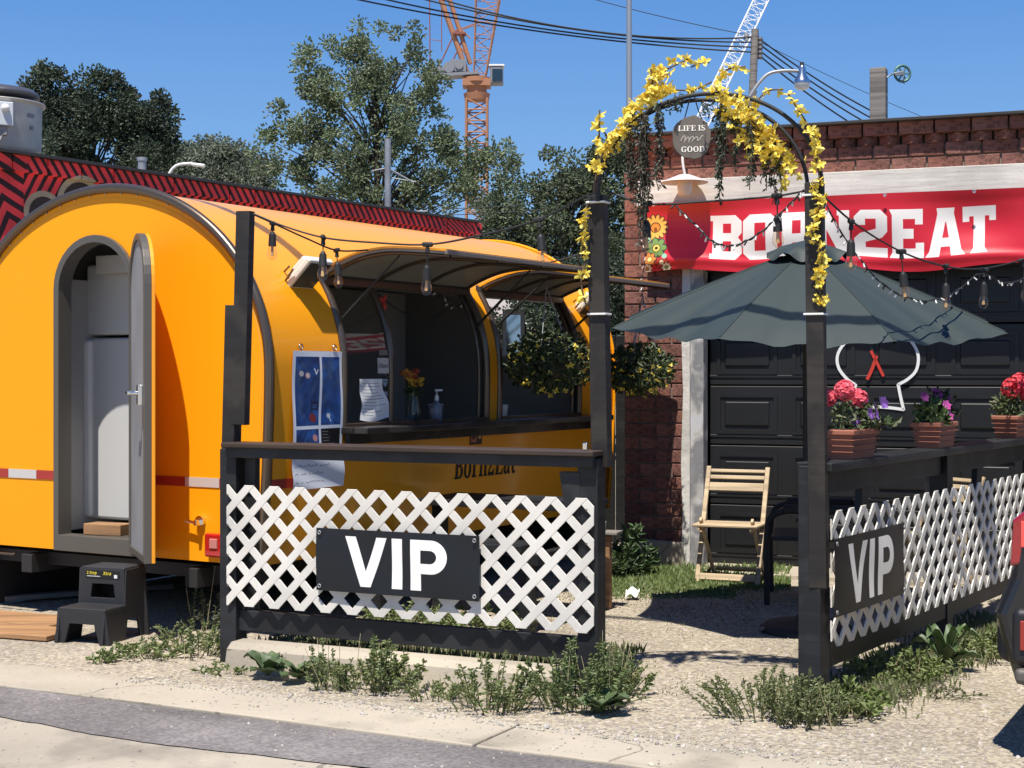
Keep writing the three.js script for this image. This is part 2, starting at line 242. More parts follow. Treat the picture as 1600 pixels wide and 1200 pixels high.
// window frames, panes, counter
const arcPts = (z, y0, y1, o = 0, n = 14) => Array.from({ length: n + 1 }, (_, i) => { const y = y0 + (y1 - y0) * i / n; return V(pAt(y) + o, y, -z); });
win.forEach(([a, b], k) => {
  const f = obj('window_frame', [tube(arcPts(a, WY0, WY1), .024, 8, 24), tube(arcPts(b, WY0, WY1), .024, 8, 24), bx(.05, .04, b - a, pAt(WY0), WY0, -(a + b) / 2), bx(.05, .04, b - a, pAt(WY1), WY1, -(a + b) / 2), tube(arcPts(a + .04, WY0, WY1, -.03), .012, 6, 24), tube(arcPts(b - .04, WY0, WY1, -.03), .012, 6, 24)], M.trim, T);
  if (!k) {
    obj('divider', [tube(arcPts(1.06, WY0, WY1, -.012), .02, 8, 24)], M.trim, f);
    const pane = raw('pane', grid(8, 12, (u, v) => { const y = WY0 + .02 + (WY1 - WY0 - .04) * v; return [pAt(y) - .012, y, -(a + .02 + (1.04 - a) * u)]; }), phys([.55, .55, .55], .03, { transmission: 1, thickness: 0, side: THREE.DoubleSide }), f);
  }
});
obj('counter', [bx(.34, .035, 2.85, 1.12, 1.025, -2.0, 0, 0, 0, .006), bx(.03, .06, 2.8, 1.14, .98, -2.0)], mat([.045, .042, .04], .3, { map: tWear }), T);
obj('rope_light', [tube(Array.from({ length: 13 }, (_, i) => V(.95, WY1 - .05 - .12 * Math.sin(PI * i / 12), -(1.15 + .85 * i / 12))), .005, 5, 40)], M.rubber, T);
obj('inner_partition', [bx(.02, 1.4, .5, -.5, 1.15, -.36, 0, 0, 0, 0), bx(.5, .1, .06, -.1, 1.93, -.3)], M.linerGrey, T);
obj('skirt', [bx(.02, .36, LEN - .1, -1.0, .19, -LEN / 2, 0, 0, 0, 0), bx(1.9, .36, .02, 0, .19, -LEN + .1, 0, 0, 0, 0)], M.rubber, T);
for (const [a, b] of win) obj('hinge_rail', bx(.045, .07, b - a + .03, pAt(WY1) + .0, WY1 + .02, -(a + b) / 2, 0, 0, 0, .01), M.rubber, T);
obj('shelf_wall', [bx(.02, 1.5, 2.2, -.35, 1.15, -2.2, 0, 0, 0, 0)], M.liner, T);
// awnings
const tp = (x, y, z) => T.localToWorld(V(x, y, z)); T.updateMatrixWorld(true);
win.forEach(([a, b], k) => {
  const hx = pAt(WY1), hy = WY1, rot = R(k ? 83 : 86), n = 12, th = .025, P = [];
  for (let i = 0; i <= n; i++) { const y = WY1 + (WY0 - WY1) * i / n, x = pAt(y) + .006 - hx, dy = y - hy; P.push([hx + x * Math.cos(rot) - dy * Math.sin(rot) + .01, hy + x * Math.sin(rot) + dy * Math.cos(rot) + .02]); }
  const nrm = i => { const p = P[Math.max(0, i - 1)], q = P[Math.min(n, i + 1)], dx = q[0] - p[0], dy = q[1] - p[1], l = Math.hypot(dx, dy); return [-dy / l, dx / l]; };
  const aw = new THREE.Group(); aw.name = 'awning'; T.add(aw);
  const top = P.map((p, i) => { const m = nrm(i); return [p[0] + m[0] * th, p[1] + m[1] * th]; });
  obj('top_skin', TR(ext([...top, ...P.map((p, i) => { const m = nrm(i); return [p[0] + m[0] * .014, p[1] + m[1] * .014]; }).reverse()], b - a + .03), 0, 0, -b - .015), M.orange, aw);
  obj('underside', TR(ext([...P.map((p, i) => { const m = nrm(i); return [p[0] + m[0] * .0135, p[1] + m[1] * .0135]; }), ...P.slice().reverse()], b - a + .01), 0, 0, -b - .005), mat([.34, .33, .29], .6, { map: tMottle }), aw);
  for (const t of [.02, .34, .67, .98]) obj('rib', tube(P.map(p => V(p[0], p[1] - .008, -(a + (b - a) * t))), .011, 6, 24), M.trim, aw);
  obj('lip', [bx(.018, .024, b - a + .03, P[n][0], P[n][1] + .008, -(a + b) / 2)], mat([.16, .14, .12], .5), aw);
  for (const t of [.03, .97]) { const z = -(a + (b - a) * t), q = P[7], s = V(pAt(1.55) - .01, 1.62, z), e = V(q[0], q[1] - .02, z), m = s.clone().lerp(e, .5); const g = obj('gas_strut', [bar(s, m, .009, 8)], M.rubber, aw); obj('rod', [bar(m, e, .005, 6)], M.rubber, g); }
  aw.userData.P = undefined;
});
// flood lamps at both ends of the serving side
for (const [z, y] of [[.4, 1.845], [3.53, 1.8]]) {
  const g = new THREE.Group(); g.name = 'flood_lamp'; T.add(g); g.position.set(1.05, y, -z); g.rotation.z = .75;
  obj('lamp_frame', [bx(.2, .035, .2, 0, 0, 0, 0, 0, 0, .01), bx(.15, .05, .15, -.005, .035, 0, 0, 0, 0, .015)], mat([.66, .64, .57], .4), g);
  obj('lamp_glass', bx(.17, .008, .17, 0, -.018, 0, 0, 0, 0, .002), mat([.05, .05, .045], .15), g);
  obj('bracket', [bar(V(-.1, .09, .06), V(-.02, .06, .1), .006), bar(V(-.12, .02, .1), V(0, .02, .12), .006)], M.trim, g);
}
// lettering and stickers on the serving side (flat print)
const decalM = (w, h, draw, o = {}) => new THREE.MeshStandardMaterial({ map: canvasTex(w, h, draw), roughness: .6, transparent: true, alphaTest: .5, ...o });
const side = (z0, z1, y0, y1, o = .003) => grid(10, 10, (u, v) => { const y = y0 + (y1 - y0) * v; return [pAt(y) + o, y, -(z0 + (z1 - z0) * u)]; });
raw('lettering', side(1.72, 2.85, .655, .86, .003), decalM(900, 170, (x, w, h) => { x.clearRect(0, 0, w, h); x.fillStyle = '#1a120c'; x.font = 'bold 170px serif'; x.save(); x.scale(.72, 1); x.fillText('Born2Eat', 4, 135); x.restore(); }), T);
raw('sticker', side(1.88, 2.02, .895, .985, .003), new THREE.MeshStandardMaterial({ roughness: .5, map: canvasTex(128, 96, (x) => { x.fillStyle = '#3b2a20'; x.fillRect(0, 0, 128, 96); x.fillStyle = '#b9705f'; x.fillRect(14, 14, 56, 66); x.fillStyle = '#5a3028'; x.beginPath(); x.arc(40, 44, 20, 0, 7); x.fill(); x.fillStyle = '#c9a860'; x.fillRect(88, 10, 30, 50); }) }), T);
const stickM = (draw, w = 128, h = 128) => new THREE.MeshStandardMaterial({ roughness: .5, map: canvasTex(w, h, draw) });
raw('ride_app_sticker', side(.93, 1.035, 1.325, 1.41, -.006), stickM(x => { x.fillStyle = '#b9b7b2'; x.fillRect(0, 0, 128, 128); x.fillStyle = '#222'; x.font = 'bold 50px sans-serif'; x.fillText('Uber', 6, 82); }), T);
raw('sticker', side(.95, 1.03, 1.425, 1.455, -.006), stickM(x => { x.fillStyle = '#77716a'; x.fillRect(0, 0, 128, 128); }), T);
for (const y of [1.245, 1.175, 1.105]) raw('shield_sticker', side(.97, 1.03, y, y + .055, -.006), decalM(64, 64, x => { x.clearRect(0, 0, 64, 64); x.fillStyle = '#8fa0ab'; x.beginPath(); x.moveTo(6, 6); x.lineTo(58, 6); x.lineTo(54, 36); x.lineTo(32, 60); x.lineTo(10, 36); x.fill(); x.fillStyle = '#2a3138'; x.fillRect(14, 22, 36, 5); }), T);
obj('red_ribbon', [tube([V(1.0, 1.66, -1.08), V(1.02, 1.7, -1.11), V(.99, 1.745, -1.12)], .014, 6), tube([V(1.0, 1.745, -1.08), V(1.0, 1.72, -1.12), V(1.0, 1.76, -1.15)], .01, 6)], mat([.5, .05, .03], .7), T);

// things in and on the trailer
{
  const f = thing('refrigerator', 'white upright refrigerator standing inside the open trailer doorway', 'refrigerator', tp(-.2, .455, -.6).toArray(), TP);
  const w = mat([.52, .52, .51], .4);
  obj('cabinet', bx(.62, 1.02, .5, 0, .56, 0, 0, 0, 0, .02), w, f); obj('freezer_door', bx(.62, .4, .5, 0, 1.285, 0, 0, 0, 0, .02), w, f);
  obj('edge_strip', bx(.085, 1.0, .05, -.29, .56, .255, 0, 0, 0, .02), M.white, f);
  one('wood_block', 'short pale wood block lying on the trailer door sill', 'wood block', TR(bx(.24, .06, .12, 0, 0, 0, 0, .15), ...tp(-.1, .485, -.12).toArray(), 0, TP), M.plank);
  const po = thing('menu_poster', 'blue photo menu poster with white borders hooked on the trailer side', 'poster'); po.position.set(TX, 0, -TD); po.rotation.y = TP;
  const pg = (z0, z1, y0, y1, o) => grid(10, 16, (u, v) => { const y = y0 + (y1 - y0) * v; return [Math.max(pAt(y), pAt(1.3)) + o + .008 * Math.sin(u * 5 + v * 7) * .6, y, -(z0 + (z1 - z0) * u)]; });
  raw('sheet', pg(.17, .585, .93, 1.44, .012), new THREE.MeshStandardMaterial({ side: THREE.DoubleSide, roughness: .35, map: canvasTex(420, 520, (x, w, h) => {
    x.fillStyle = '#d7dde6'; x.fillRect(0, 0, w, h);
    const cell = (a, b, c, d, s) => { x.save(); x.beginPath(); x.rect(a, b, c, d); x.clip(); x.fillStyle = '#24467f'; x.fillRect(a, b, c, d); for (let i = 0; i < 46; i++) { x.globalAlpha = .32; x.fillStyle = pick(['#16294f', '#2f66b4', '#1d3a70', '#3d77c4', '#33507c', '#1a2038', '#5d6f7d']); x.beginPath(); x.ellipse(a + rnd() * c, b + rnd() * d, 18 + rnd() * 50, 8 + rnd() * 22, rnd() * 3, 0, 7); x.fill(); } x.globalAlpha = 1; x.restore(); };
    cell(24, 30, 196, 360); cell(240, 30, 160, 360); cell(24, 408, 196, 140);
    x.fillStyle = '#15151a'; x.fillRect(240, 408, 160, 120); x.strokeStyle = '#9a9a96'; x.lineWidth = 2; for (let i = 0; i < 6; i++) { x.beginPath(); x.moveTo(252, 424 + i * 16); x.lineTo(300 + rnd() * 80, 424 + i * 16); x.stroke(); }
    const blob = (a, b, r, c) => { x.fillStyle = c; x.beginPath(); x.ellipse(a, b, r, r * .8, .4, 0, 7); x.fill(); };
    blob(72, 118, 18, '#c9c3bb'); blob(122, 128, 20, '#d3a9a0'); blob(122, 128, 10, '#e9e3dc'); blob(170, 350, 30, '#7c3436'); blob(185, 455, 22, '#c58a83'); blob(300, 340, 16, '#dbe2e4');
    x.strokeStyle = '#e8ecee'; x.lineWidth = 7; x.beginPath(); x.moveTo(172, 90); x.lineTo(190, 120); x.lineTo(205, 96); x.moveTo(300, 340); x.lineTo(322, 372); x.stroke(); x.strokeStyle = '#101626'; x.strokeRect(160, 270, 50, 34);
  }) }), po);
  obj('hook', [.24, .52].map(z => TR(new THREE.TorusGeometry(.014, .004, 6, 12), pAt(1.3) + .01, 1.46, -z, 0, PI / 2)), M.steel, po);
  const pn = tag(raw('handwritten_notice', pg(.17, .6, .735, .925, .012), new THREE.MeshStandardMaterial({ side: THREE.DoubleSide, roughness: .8, map: canvasTex(430, 200, (x, w, h) => { x.fillStyle = '#cfd3da'; x.fillRect(0, 0, w, h); x.strokeStyle = '#6d6f76'; x.lineWidth = 4; for (let r = 0; r < 4; r++) { let q = 20; x.beginPath(); while (q < 300 - r * 20) { const l = 12 + rnd() * 18; x.moveTo(q, 40 + r * 42); x.quadraticCurveTo(q + l / 2, 10 + r * 42 + rnd() * 26, q + l, 40 + r * 42); q += l + 6 + (rnd() < .25 ? 18 : 0); } x.stroke(); } }) }), scene), 'white handwritten paper notice hanging below the blue menu poster', 'notice'); pn.position.set(TX, 0, -TD); pn.rotation.y = TP;
  const pp = tag(raw('crumpled_notice', grid(10, 14, (u, v) => { const y = 1.075 + .22 * v; return [pAt(y) + .006 + .004 * Math.sin(v * 9 + u * 5) * u + .003 * Math.sin(u * 7 - v * 12), y - .012 * Math.sin(u * 4) * (1 - v), -(.755 + (.2 + .075 * (1 - v)) * u + .012 * Math.sin(v * 5))]; }), new THREE.MeshStandardMaterial({ side: THREE.DoubleSide, roughness: .8, map: canvasTex(200, 200, (x, w, h) => { x.fillStyle = '#e6e6e4'; x.fillRect(0, 0, w, h); x.fillStyle = '#8a8a8a'; for (let r = 0; r < 11; r++) x.fillRect(20, 20 + r * 15, 60 + rnd() * 100, 3); }) }), scene), 'crumpled white printed sheet taped to the serving window pane', 'notice'); pp.position.set(TX, 0, -TD); pp.rotation.y = TP;
  // counter things
  const put = (z, x = 1.1) => tp(x, 1.045, -z).toArray();
  const vs = thing('flower_vase', 'glass vase of orange and yellow flowers on the serving counter', 'vase', put(1.28));
  obj('vase', lathe([[0, 0], [.04, 0], [.045, .06], [.03, .14], [.036, .18]], 18), phys([.8, .85, .8], .05, { transmission: 1, thickness: 0, side: THREE.DoubleSide }), vs);
  const lb = new LB(), sb = new LB();
  for (let k = 0; k < 14; k++) { const c = V(gs() * .05, .25 + gs() * .035, gs() * .05), co = pick([[.65, .17, .03], [.7, .42, .04], [.5, .09, .04], [.62, .25, .05]]); for (let i = 0; i < 16; i++) { const d = rdir(.4); lb.leaf(c.clone(), d, tang(d), .035, .016, co); } for (let i = 0; i < 3; i++) { const d = rdir(.2); sb.leaf(V(c.x * .6, .16 + .02 * i, c.z * .6), d, tang(d), .06, .02, [.05, .09, .02]); } }
  lb.build('blossom', M.petal, vs); sb.build('foliage', M.leaf, vs);
  const bt = thing('sanitizer_bottle', 'clear pump sanitizer bottle on the serving counter beside the flowers', 'bottle', put(1.52));
  obj('bottle', lathe([[0, 0], [.032, 0], [.034, .09], [.014, .115], [.012, .125]], 16), phys([.35, .38, .45], .1, { transmission: .6, thickness: .02 }), bt);
  obj('pump', [cy(.012, .013, .03, 0, .137, 0, 10), cy(.004, .004, .03, 0, .165, 0, 6), bx(.045, .012, .014, .012, .182, 0)], M.white, bt);
  const cs = thing('cup_stack', 'stack of pale paper cups beside the pump bottle', 'cups', put(1.6, 1.04));
  obj('cup', [lathe([[.03, 0], [.042, .1], [.044, .1], [.044, .094]], 20)], mat([.4, .42, .45], .6), cs);
  const mg = thing('white_cup', 'white bucket cup on the counter under the second awning', 'cup', put(2.3, 1.06));
  obj('cup', lathe([[0, 0], [.042, 0], [.052, .085], [.054, .085], [.05, .08], [.04, .006]], 24), M.white, mg);
  const mir = thing('mirror_frame', 'white framed mirror hanging inside the second serving window', 'mirror', tp(.6, 1.6, -3.25).toArray(), TP + .5);
  obj('frame', TR(ext([[-.07, -.15], [.07, -.15], [.07, .15], [-.07, .15]], .015, .006, [[[-.055, -.135], [.055, -.135], [.055, .135], [-.055, .135]]]), 0, 0, 0), M.white, mir);
  obj('glass', bx(.11, .27, .006, 0, 0, .006), mat([.5, .52, .5], .08, { metalness: 1 }), mir);
}
// step stool by the trailer door
{
  const s = thing('step_stool', 'black plastic two-step stool below the trailer door', 'step stool', [-2.04, 0, -7.7], R(-20));
  const leg = (w, h, z, ww = .045, n = 'riser') => obj(n, TR(ext([[-w / 2 - .03, 0], [-w / 2 + ww - .02, 0], [-w / 2 + ww + .012, h * .62], [w / 2 - ww - .012, h * .62], [w / 2 - ww + .02, 0], [w / 2 + .03, 0], [w / 2, h], [-w / 2, h]], .012, .003), 0, 0, z), M.darkPlastic, s);
  obj('lower_step', bx(.27, .014, .19, 0, .168, .1, 0, 0, 0, .006), M.darkPlastic, s);
  obj('upper_step', bx(.25, .014, .18, .0, .35, -.07, 0, 0, 0, .006), M.darkPlastic, s);
  leg(.26, .162, .18); 
  obj('upper_riser', TR(ext([[-.13, .17], [.13, .17], [.12, .345], [-.12, .345]], .012, .003, [[[-.075, .2], [.075, .2], [.065, .275], [-.065, .275]]]), 0, 0, .005), M.darkPlastic, s);
  leg(.25, .345, -.16);
  for (const q of [-1, 1]) obj('side_panel', [TR(ext([[-.2, 0], [-.12, 0], [-.1, .1], [.0, .1], [.02, 0], [.21, 0], [.19, .165], [.02, .17], [.01, .345], [-.15, .345]], .01, .003), q * .135 + (q > 0 ? -.005 : .005), 0, 0, 0, -PI / 2)], M.darkPlastic, s);
  raw('printed_label', new THREE.PlaneGeometry(.2, .04), stickM(x => { x.fillStyle = '#101010'; x.fillRect(0, 0, 256, 51); x.fillStyle = '#d9c62a'; x.font = 'bold 26px sans-serif'; x.fillText('2 Step', 8, 24); x.font = 'italic bold 30px sans-serif'; x.fillText('Xtra', 130, 26); x.fillStyle = '#d8d8d8'; x.fillRect(214, 22, 24, 22); x.fillRect(10, 34, 100, 4); }, 256, 51), s, [0, .318, .0215]);
}
for (const [x, d, l, w, a, lab] of [[-3.05, 8.35, 1.6, .3, .42, 'wide tan plank on the ground left of the step stool, the farther one'], [-2.95, 7.95, 1.5, .26, .36, 'wide tan plank nearest the road, left of the step stool']]) tag(obj('ground_plank', TR(bx(l, .025, w, 0, .018, 0), x, 0, -d, 0, -a), M.plank), lab, 'plank', 'planks by the trailer');
one('timber_strip', 'long grey timber strip lying under the trailer rear', 'timber', TR(bx(1.0, .03, .07, 0, .03, 0), -2.5, 0, -9.1, 0, .55), M.greyWood);
one('timber_offcut', 'short grey timber offcut lying under the far left of the trailer', 'timber', TR(bx(.6, .03, .08, 0, .03, 0), -3.2, 0, -9.0, 0, .4), M.greyWood);
// ---------- brick garage ----------
const GX = 1.0, GD = 10.45, GP = R(-21.5);
const G = thing('brick_garage', 'low red brick garage with toothed brick parapet, white lintel board and black sectional door', 'garage', [GX, 0, -GD], GP);
const gs_ = px => along(px, GX, GD, GP), gd = s => GD + s * Math.sin(GP);
const CL = gs_(975), OP = gs_(1099), PR = gs_(1066), GE = 5.2;     // wall corner, opening edge, pier edge, far end
const TOP = 2.948;
{
  obj('wall_core', [bx(GE - CL - .03, .735, .22, (GE + CL) / 2, 2.4175, -.122, 0, 0, 0, 0), bx(GE - CL - .03, .082, .22, (GE + CL) / 2, 2.893, -.122, 0, 0, 0, 0), bx(PR + .06 - CL - .02, 2.05, .22, (PR + .06 + CL) / 2 - .005, 1.02, -.125, 0, 0, 0, 0), bx(1.5, 2.05, .22, 4.3, 1.02, -.125, 0, 0, 0, 0)], M.mortar, G);
  obj('side_wall', [bx(.2, TOP - .1, 5, CL + .115, TOP / 2 - .05, -2.74, 0, 0, 0, 0), bx(.2, TOP - .1, 5, GE - .1, TOP / 2 - .05, -2.74, 0, 0, 0, 0), bx(GE - CL - .1, TOP - .1, .2, (GE + CL) / 2, TOP / 2 - .05, -5.35, 0, 0, 0, 0)], M.mortar, G);
  obj('roof', bx(GE - CL - .06, .08, 5.2, (GE + CL) / 2, TOP - .2, -2.85, 0, 0, 0, 0), M.rubber, G);
  const H = .079, BL = .214, J = .011;
  const bg = [0, 1, 2].map(() => { const g = bx(BL, H, .1, 0, 0, 0, 0, 0, 0, .005); const p = g.attributes.position; for (let i = 0; i < p.count; i++) { const k = N1(p.getX(i) * 90 + 40, p.getY(i) * 90 + p.getZ(i) * 60 + 40, 256) - .5; p.setZ(i, p.getZ(i) + k * .003); p.setY(i, p.getY(i) + k * .002); } return fin(g); });
  const half = fin(bx(BL / 2 - J / 2, H, .1, 0, 0, 0, 0, 0, 0, .005));
  const lay = (x, y, z, g = pick(bg), sc = 1) => { const b = raw('brick', g, pick(bricksM), G, [x, y, z + rr(-.003, .004)], [0, rr(-.012, .012), rr(-.01, .01)]); b.scale.x = sc; return b; };
  // pier of bricks left of the opening
  const pw = PR - CL; let r = 0;
  for (let y = .22; y < 2.6; y += H + J, r++) {
    const off = r % 2 ? BL / 2 + J : 0; let x = CL + .004;
    const segs = r % 2 ? [BL / 2 - J / 2, BL, 9] : [BL, BL, 9];
    for (let w of segs) { w = Math.min(w, PR + (y > 2.08 ? .35 : 0) - x); if (w < .03) break; lay(x + w / 2, y, -.05, bg[r % 3], w / BL); x += w + J; }
  }
  // parapet: courses, dog-tooth, coping
  const course = (y, z, shift, x0 = CL) => { for (let x = x0 + shift; x < 3.05; x += BL + J) lay(x + BL / 2, y, z); };
  course(2.664, -.046, 0); course(2.753, -.042, .11); course(2.892, .002, .05);
  for (let x = CL + .08; x < 3.05; x += .142) { const b = raw('brick', half, pick(bricksM), G, [x, 2.822, -.022], [0, PI / 4 + rr(-.05, .05), 0]); b.scale.set(.92, .74, .94); }
  obj('tooth_recess', bx(GE - CL - .02, .062, .12, (GE + CL) / 2, 2.8185, -.14, 0, 0, 0, 0), M.mortar, G);
  obj('coping', [bx(GE - CL + .04, .02, .34, (GE + CL) / 2, TOP - .006, -.07, 0, 0, 0, .004)], mat([.035, .032, .03], .8), G);
  obj('lintel_board', [bx(GE - .02 - (CL + .1), .175, .05, (GE + CL + .08) / 2, 2.545, .012, 0, 0, 0, .004)], mat([.76, .73, .68], .7, { map: tConc, bumpMap: tGrainB, bumpScale: .003 }), G);
  obj('plinth_stone', TR(ext([[CL - .03, 0], [PR + .01, 0], [PR, .17], [CL, .19]], .13, .012), 0, 0, -.1), M.concrete, G);
  // painted jambs and door
  obj('painted_edge', TR(ext([[PR - .005, 0], [PR + .05, 0], [PR + .05, 2.1], [PR + .008, 2.1], [PR - .002, 1.6], [PR + .01, 1.2], [PR - .004, .7], [PR + .006, .4]], .06, .004), 0, 0, -.055), mat([.76, .74, .7], .9, { map: tConc, bumpMap: tConcB, bumpScale: .012 }), G);
  obj('door_jamb', [bx(OP - PR - .055, 2.1, .12, (OP + PR + .05) / 2, 1.05, -.07, 0, 0, 0, .006), bx(.1, 2.1, .12, 3.45, 1.05, -.07)], mat([.5, .5, .51], .6, { map: tWear }), G);
  obj('opening_head', bx(3.6, .12, .1, 1.8, 2.07, -.14), M.blackWood, G);
  const doorM = mat([.015, .0155, .0165], .45, { map: tMottle, bumpMap: tMottle, bumpScale: .001 });
  const dr = new THREE.Group(); dr.name = 'garage_door'; G.add(dr);
  const dz = -.2, dw = 3.4 - OP, secs = 5, sh = 2.02 / secs, cols = 6;
  const pgeo = (() => { const w = dw / cols - .1, h = sh - .13, a = ext([[-w / 2, -h / 2], [w / 2, -h / 2], [w / 2, h / 2], [-w / 2, h / 2]], .012, 0, [[[-w / 2 + .025, -h / 2 + .025], [w / 2 - .025, -h / 2 + .025], [w / 2 - .025, h / 2 - .025], [-w / 2 + .025, h / 2 - .025]]]); return fin([a, bx(w - .11, h - .11, .02, 0, 0, .004, 0, 0, 0, .012)]); })();
  for (let k = 0; k < secs; k++) {
    const s = obj('section', [bx(dw, sh - .008, .04, OP + dw / 2, .03 + sh * (k + .5), dz, 0, 0, 0, .006), bx(dw, .02, .01, OP + dw / 2, .03 + sh * k + .06, dz + .022, 0, 0, 0, .004)], doorM, dr);
    for (let c = 0; c < cols; c++) raw('raised_panel', pgeo, doorM, s, [OP + dw * (c + .5) / cols, .04 + sh * (k + .5), dz + .018]);
  }
  // chef hat outline and crossed red mark mounted on the door
  const hp = (x, y) => { const s = gs_(x), d = gd(s) + .17; return [s * 1.0 + .0, yat(y, d)]; };
  const ribbon = (pts, w) => { const q = new THREE.CatmullRomCurve3(pts.map(p => V(p[0], p[1], 0)), false, 'catmullrom', .5).getPoints(pts.length * 6), a = [], b = []; q.forEach((p, i) => { const t = q[Math.min(i + 1, q.length - 1)].clone().sub(q[Math.max(i - 1, 0)]).normalize(); a.push([p.x - t.y * w, p.y + t.x * w]); b.push([p.x + t.y * w, p.y - t.x * w]); }); return TR(ext([...a, ...b.reverse()], .006), 0, 0, dz + .034); };
  const hw = mat([.76, .76, .74], .5);
  obj('chef_hat_outline', [ribbon([hp(1330, 601), hp(1317, 592), hp(1304, 575), hp(1302, 556), hp(1312, 538), hp(1330, 526), hp(1352, 518), hp(1378, 516), hp(1405, 522), hp(1421, 536), hp(1430, 556), hp(1427, 578), hp(1414, 592), hp(1398, 601)], .0095), ribbon([hp(1398, 600), hp(1402, 620), hp(1407, 641)], .0095), ribbon([hp(1408, 640), hp(1385, 637), hp(1362, 636), hp(1335, 639)], .0095), ribbon([hp(1331, 600), hp(1327, 620), hp(1323, 642)], .0095)], hw, G);
  obj('crossed_mark', [ribbon([hp(1349, 593), hp(1357, 576), hp(1364, 556)], .011), ribbon([hp(1375, 588), hp(1369, 576), hp(1362, 562), hp(1355, 548)], .009)], mat([.5, .035, .02], .6), G);
  one('sill_slab', 'concrete slab in front of the black garage door', 'slab', TR(bx(3.2, .06, .5, 1.9, .0, .02), GX, 0, -GD, 0, GP), M.concrete);
  // roof post with clothes line pulley
  const rp = thing('roof_post', 'weathered square wooden post standing on the garage roof', 'post', at(1373, 182, 11.2).setY(2.6).toArray(), GP);
  obj('post', bx(.115, .95, .115, 0, .47, 0, 0, 0, 0, .006), M.greyWood, rp);
  const pl = thing('line_pulley', 'green clothes line pulley wheel hooked on the roof post', 'pulley', at(1410, 115, 11.2).toArray(), GP + .5);
  const gm = mat([.1, .2, .17], .5, { metalness: .4 });
  obj('wheel', [new THREE.TorusGeometry(.058, .01, 8, 28), ...[0, 1, 2].map(k => bar(V(-.055 * Math.cos(k * PI / 3), -.055 * Math.sin(k * PI / 3), 0), V(.055 * Math.cos(k * PI / 3), .055 * Math.sin(k * PI / 3), 0), .006)), cy(.016, .016, .03, 0, 0, 0, 10, PI / 2)], gm, pl);
  obj('hanger', [tube([V(-.15, -.055, 0), V(-.1, -.02, 0), V(-.06, .0, .02), V(0, 0, .02)], .006, 6), bx(.07, .03, .012, -.03, -.005, .02, 0, 0, .2), tube([V(0, 0, .02), V(0, -.05, .02), V(.01, -.075, .01)], .005, 6)], M.galv, pl);
}
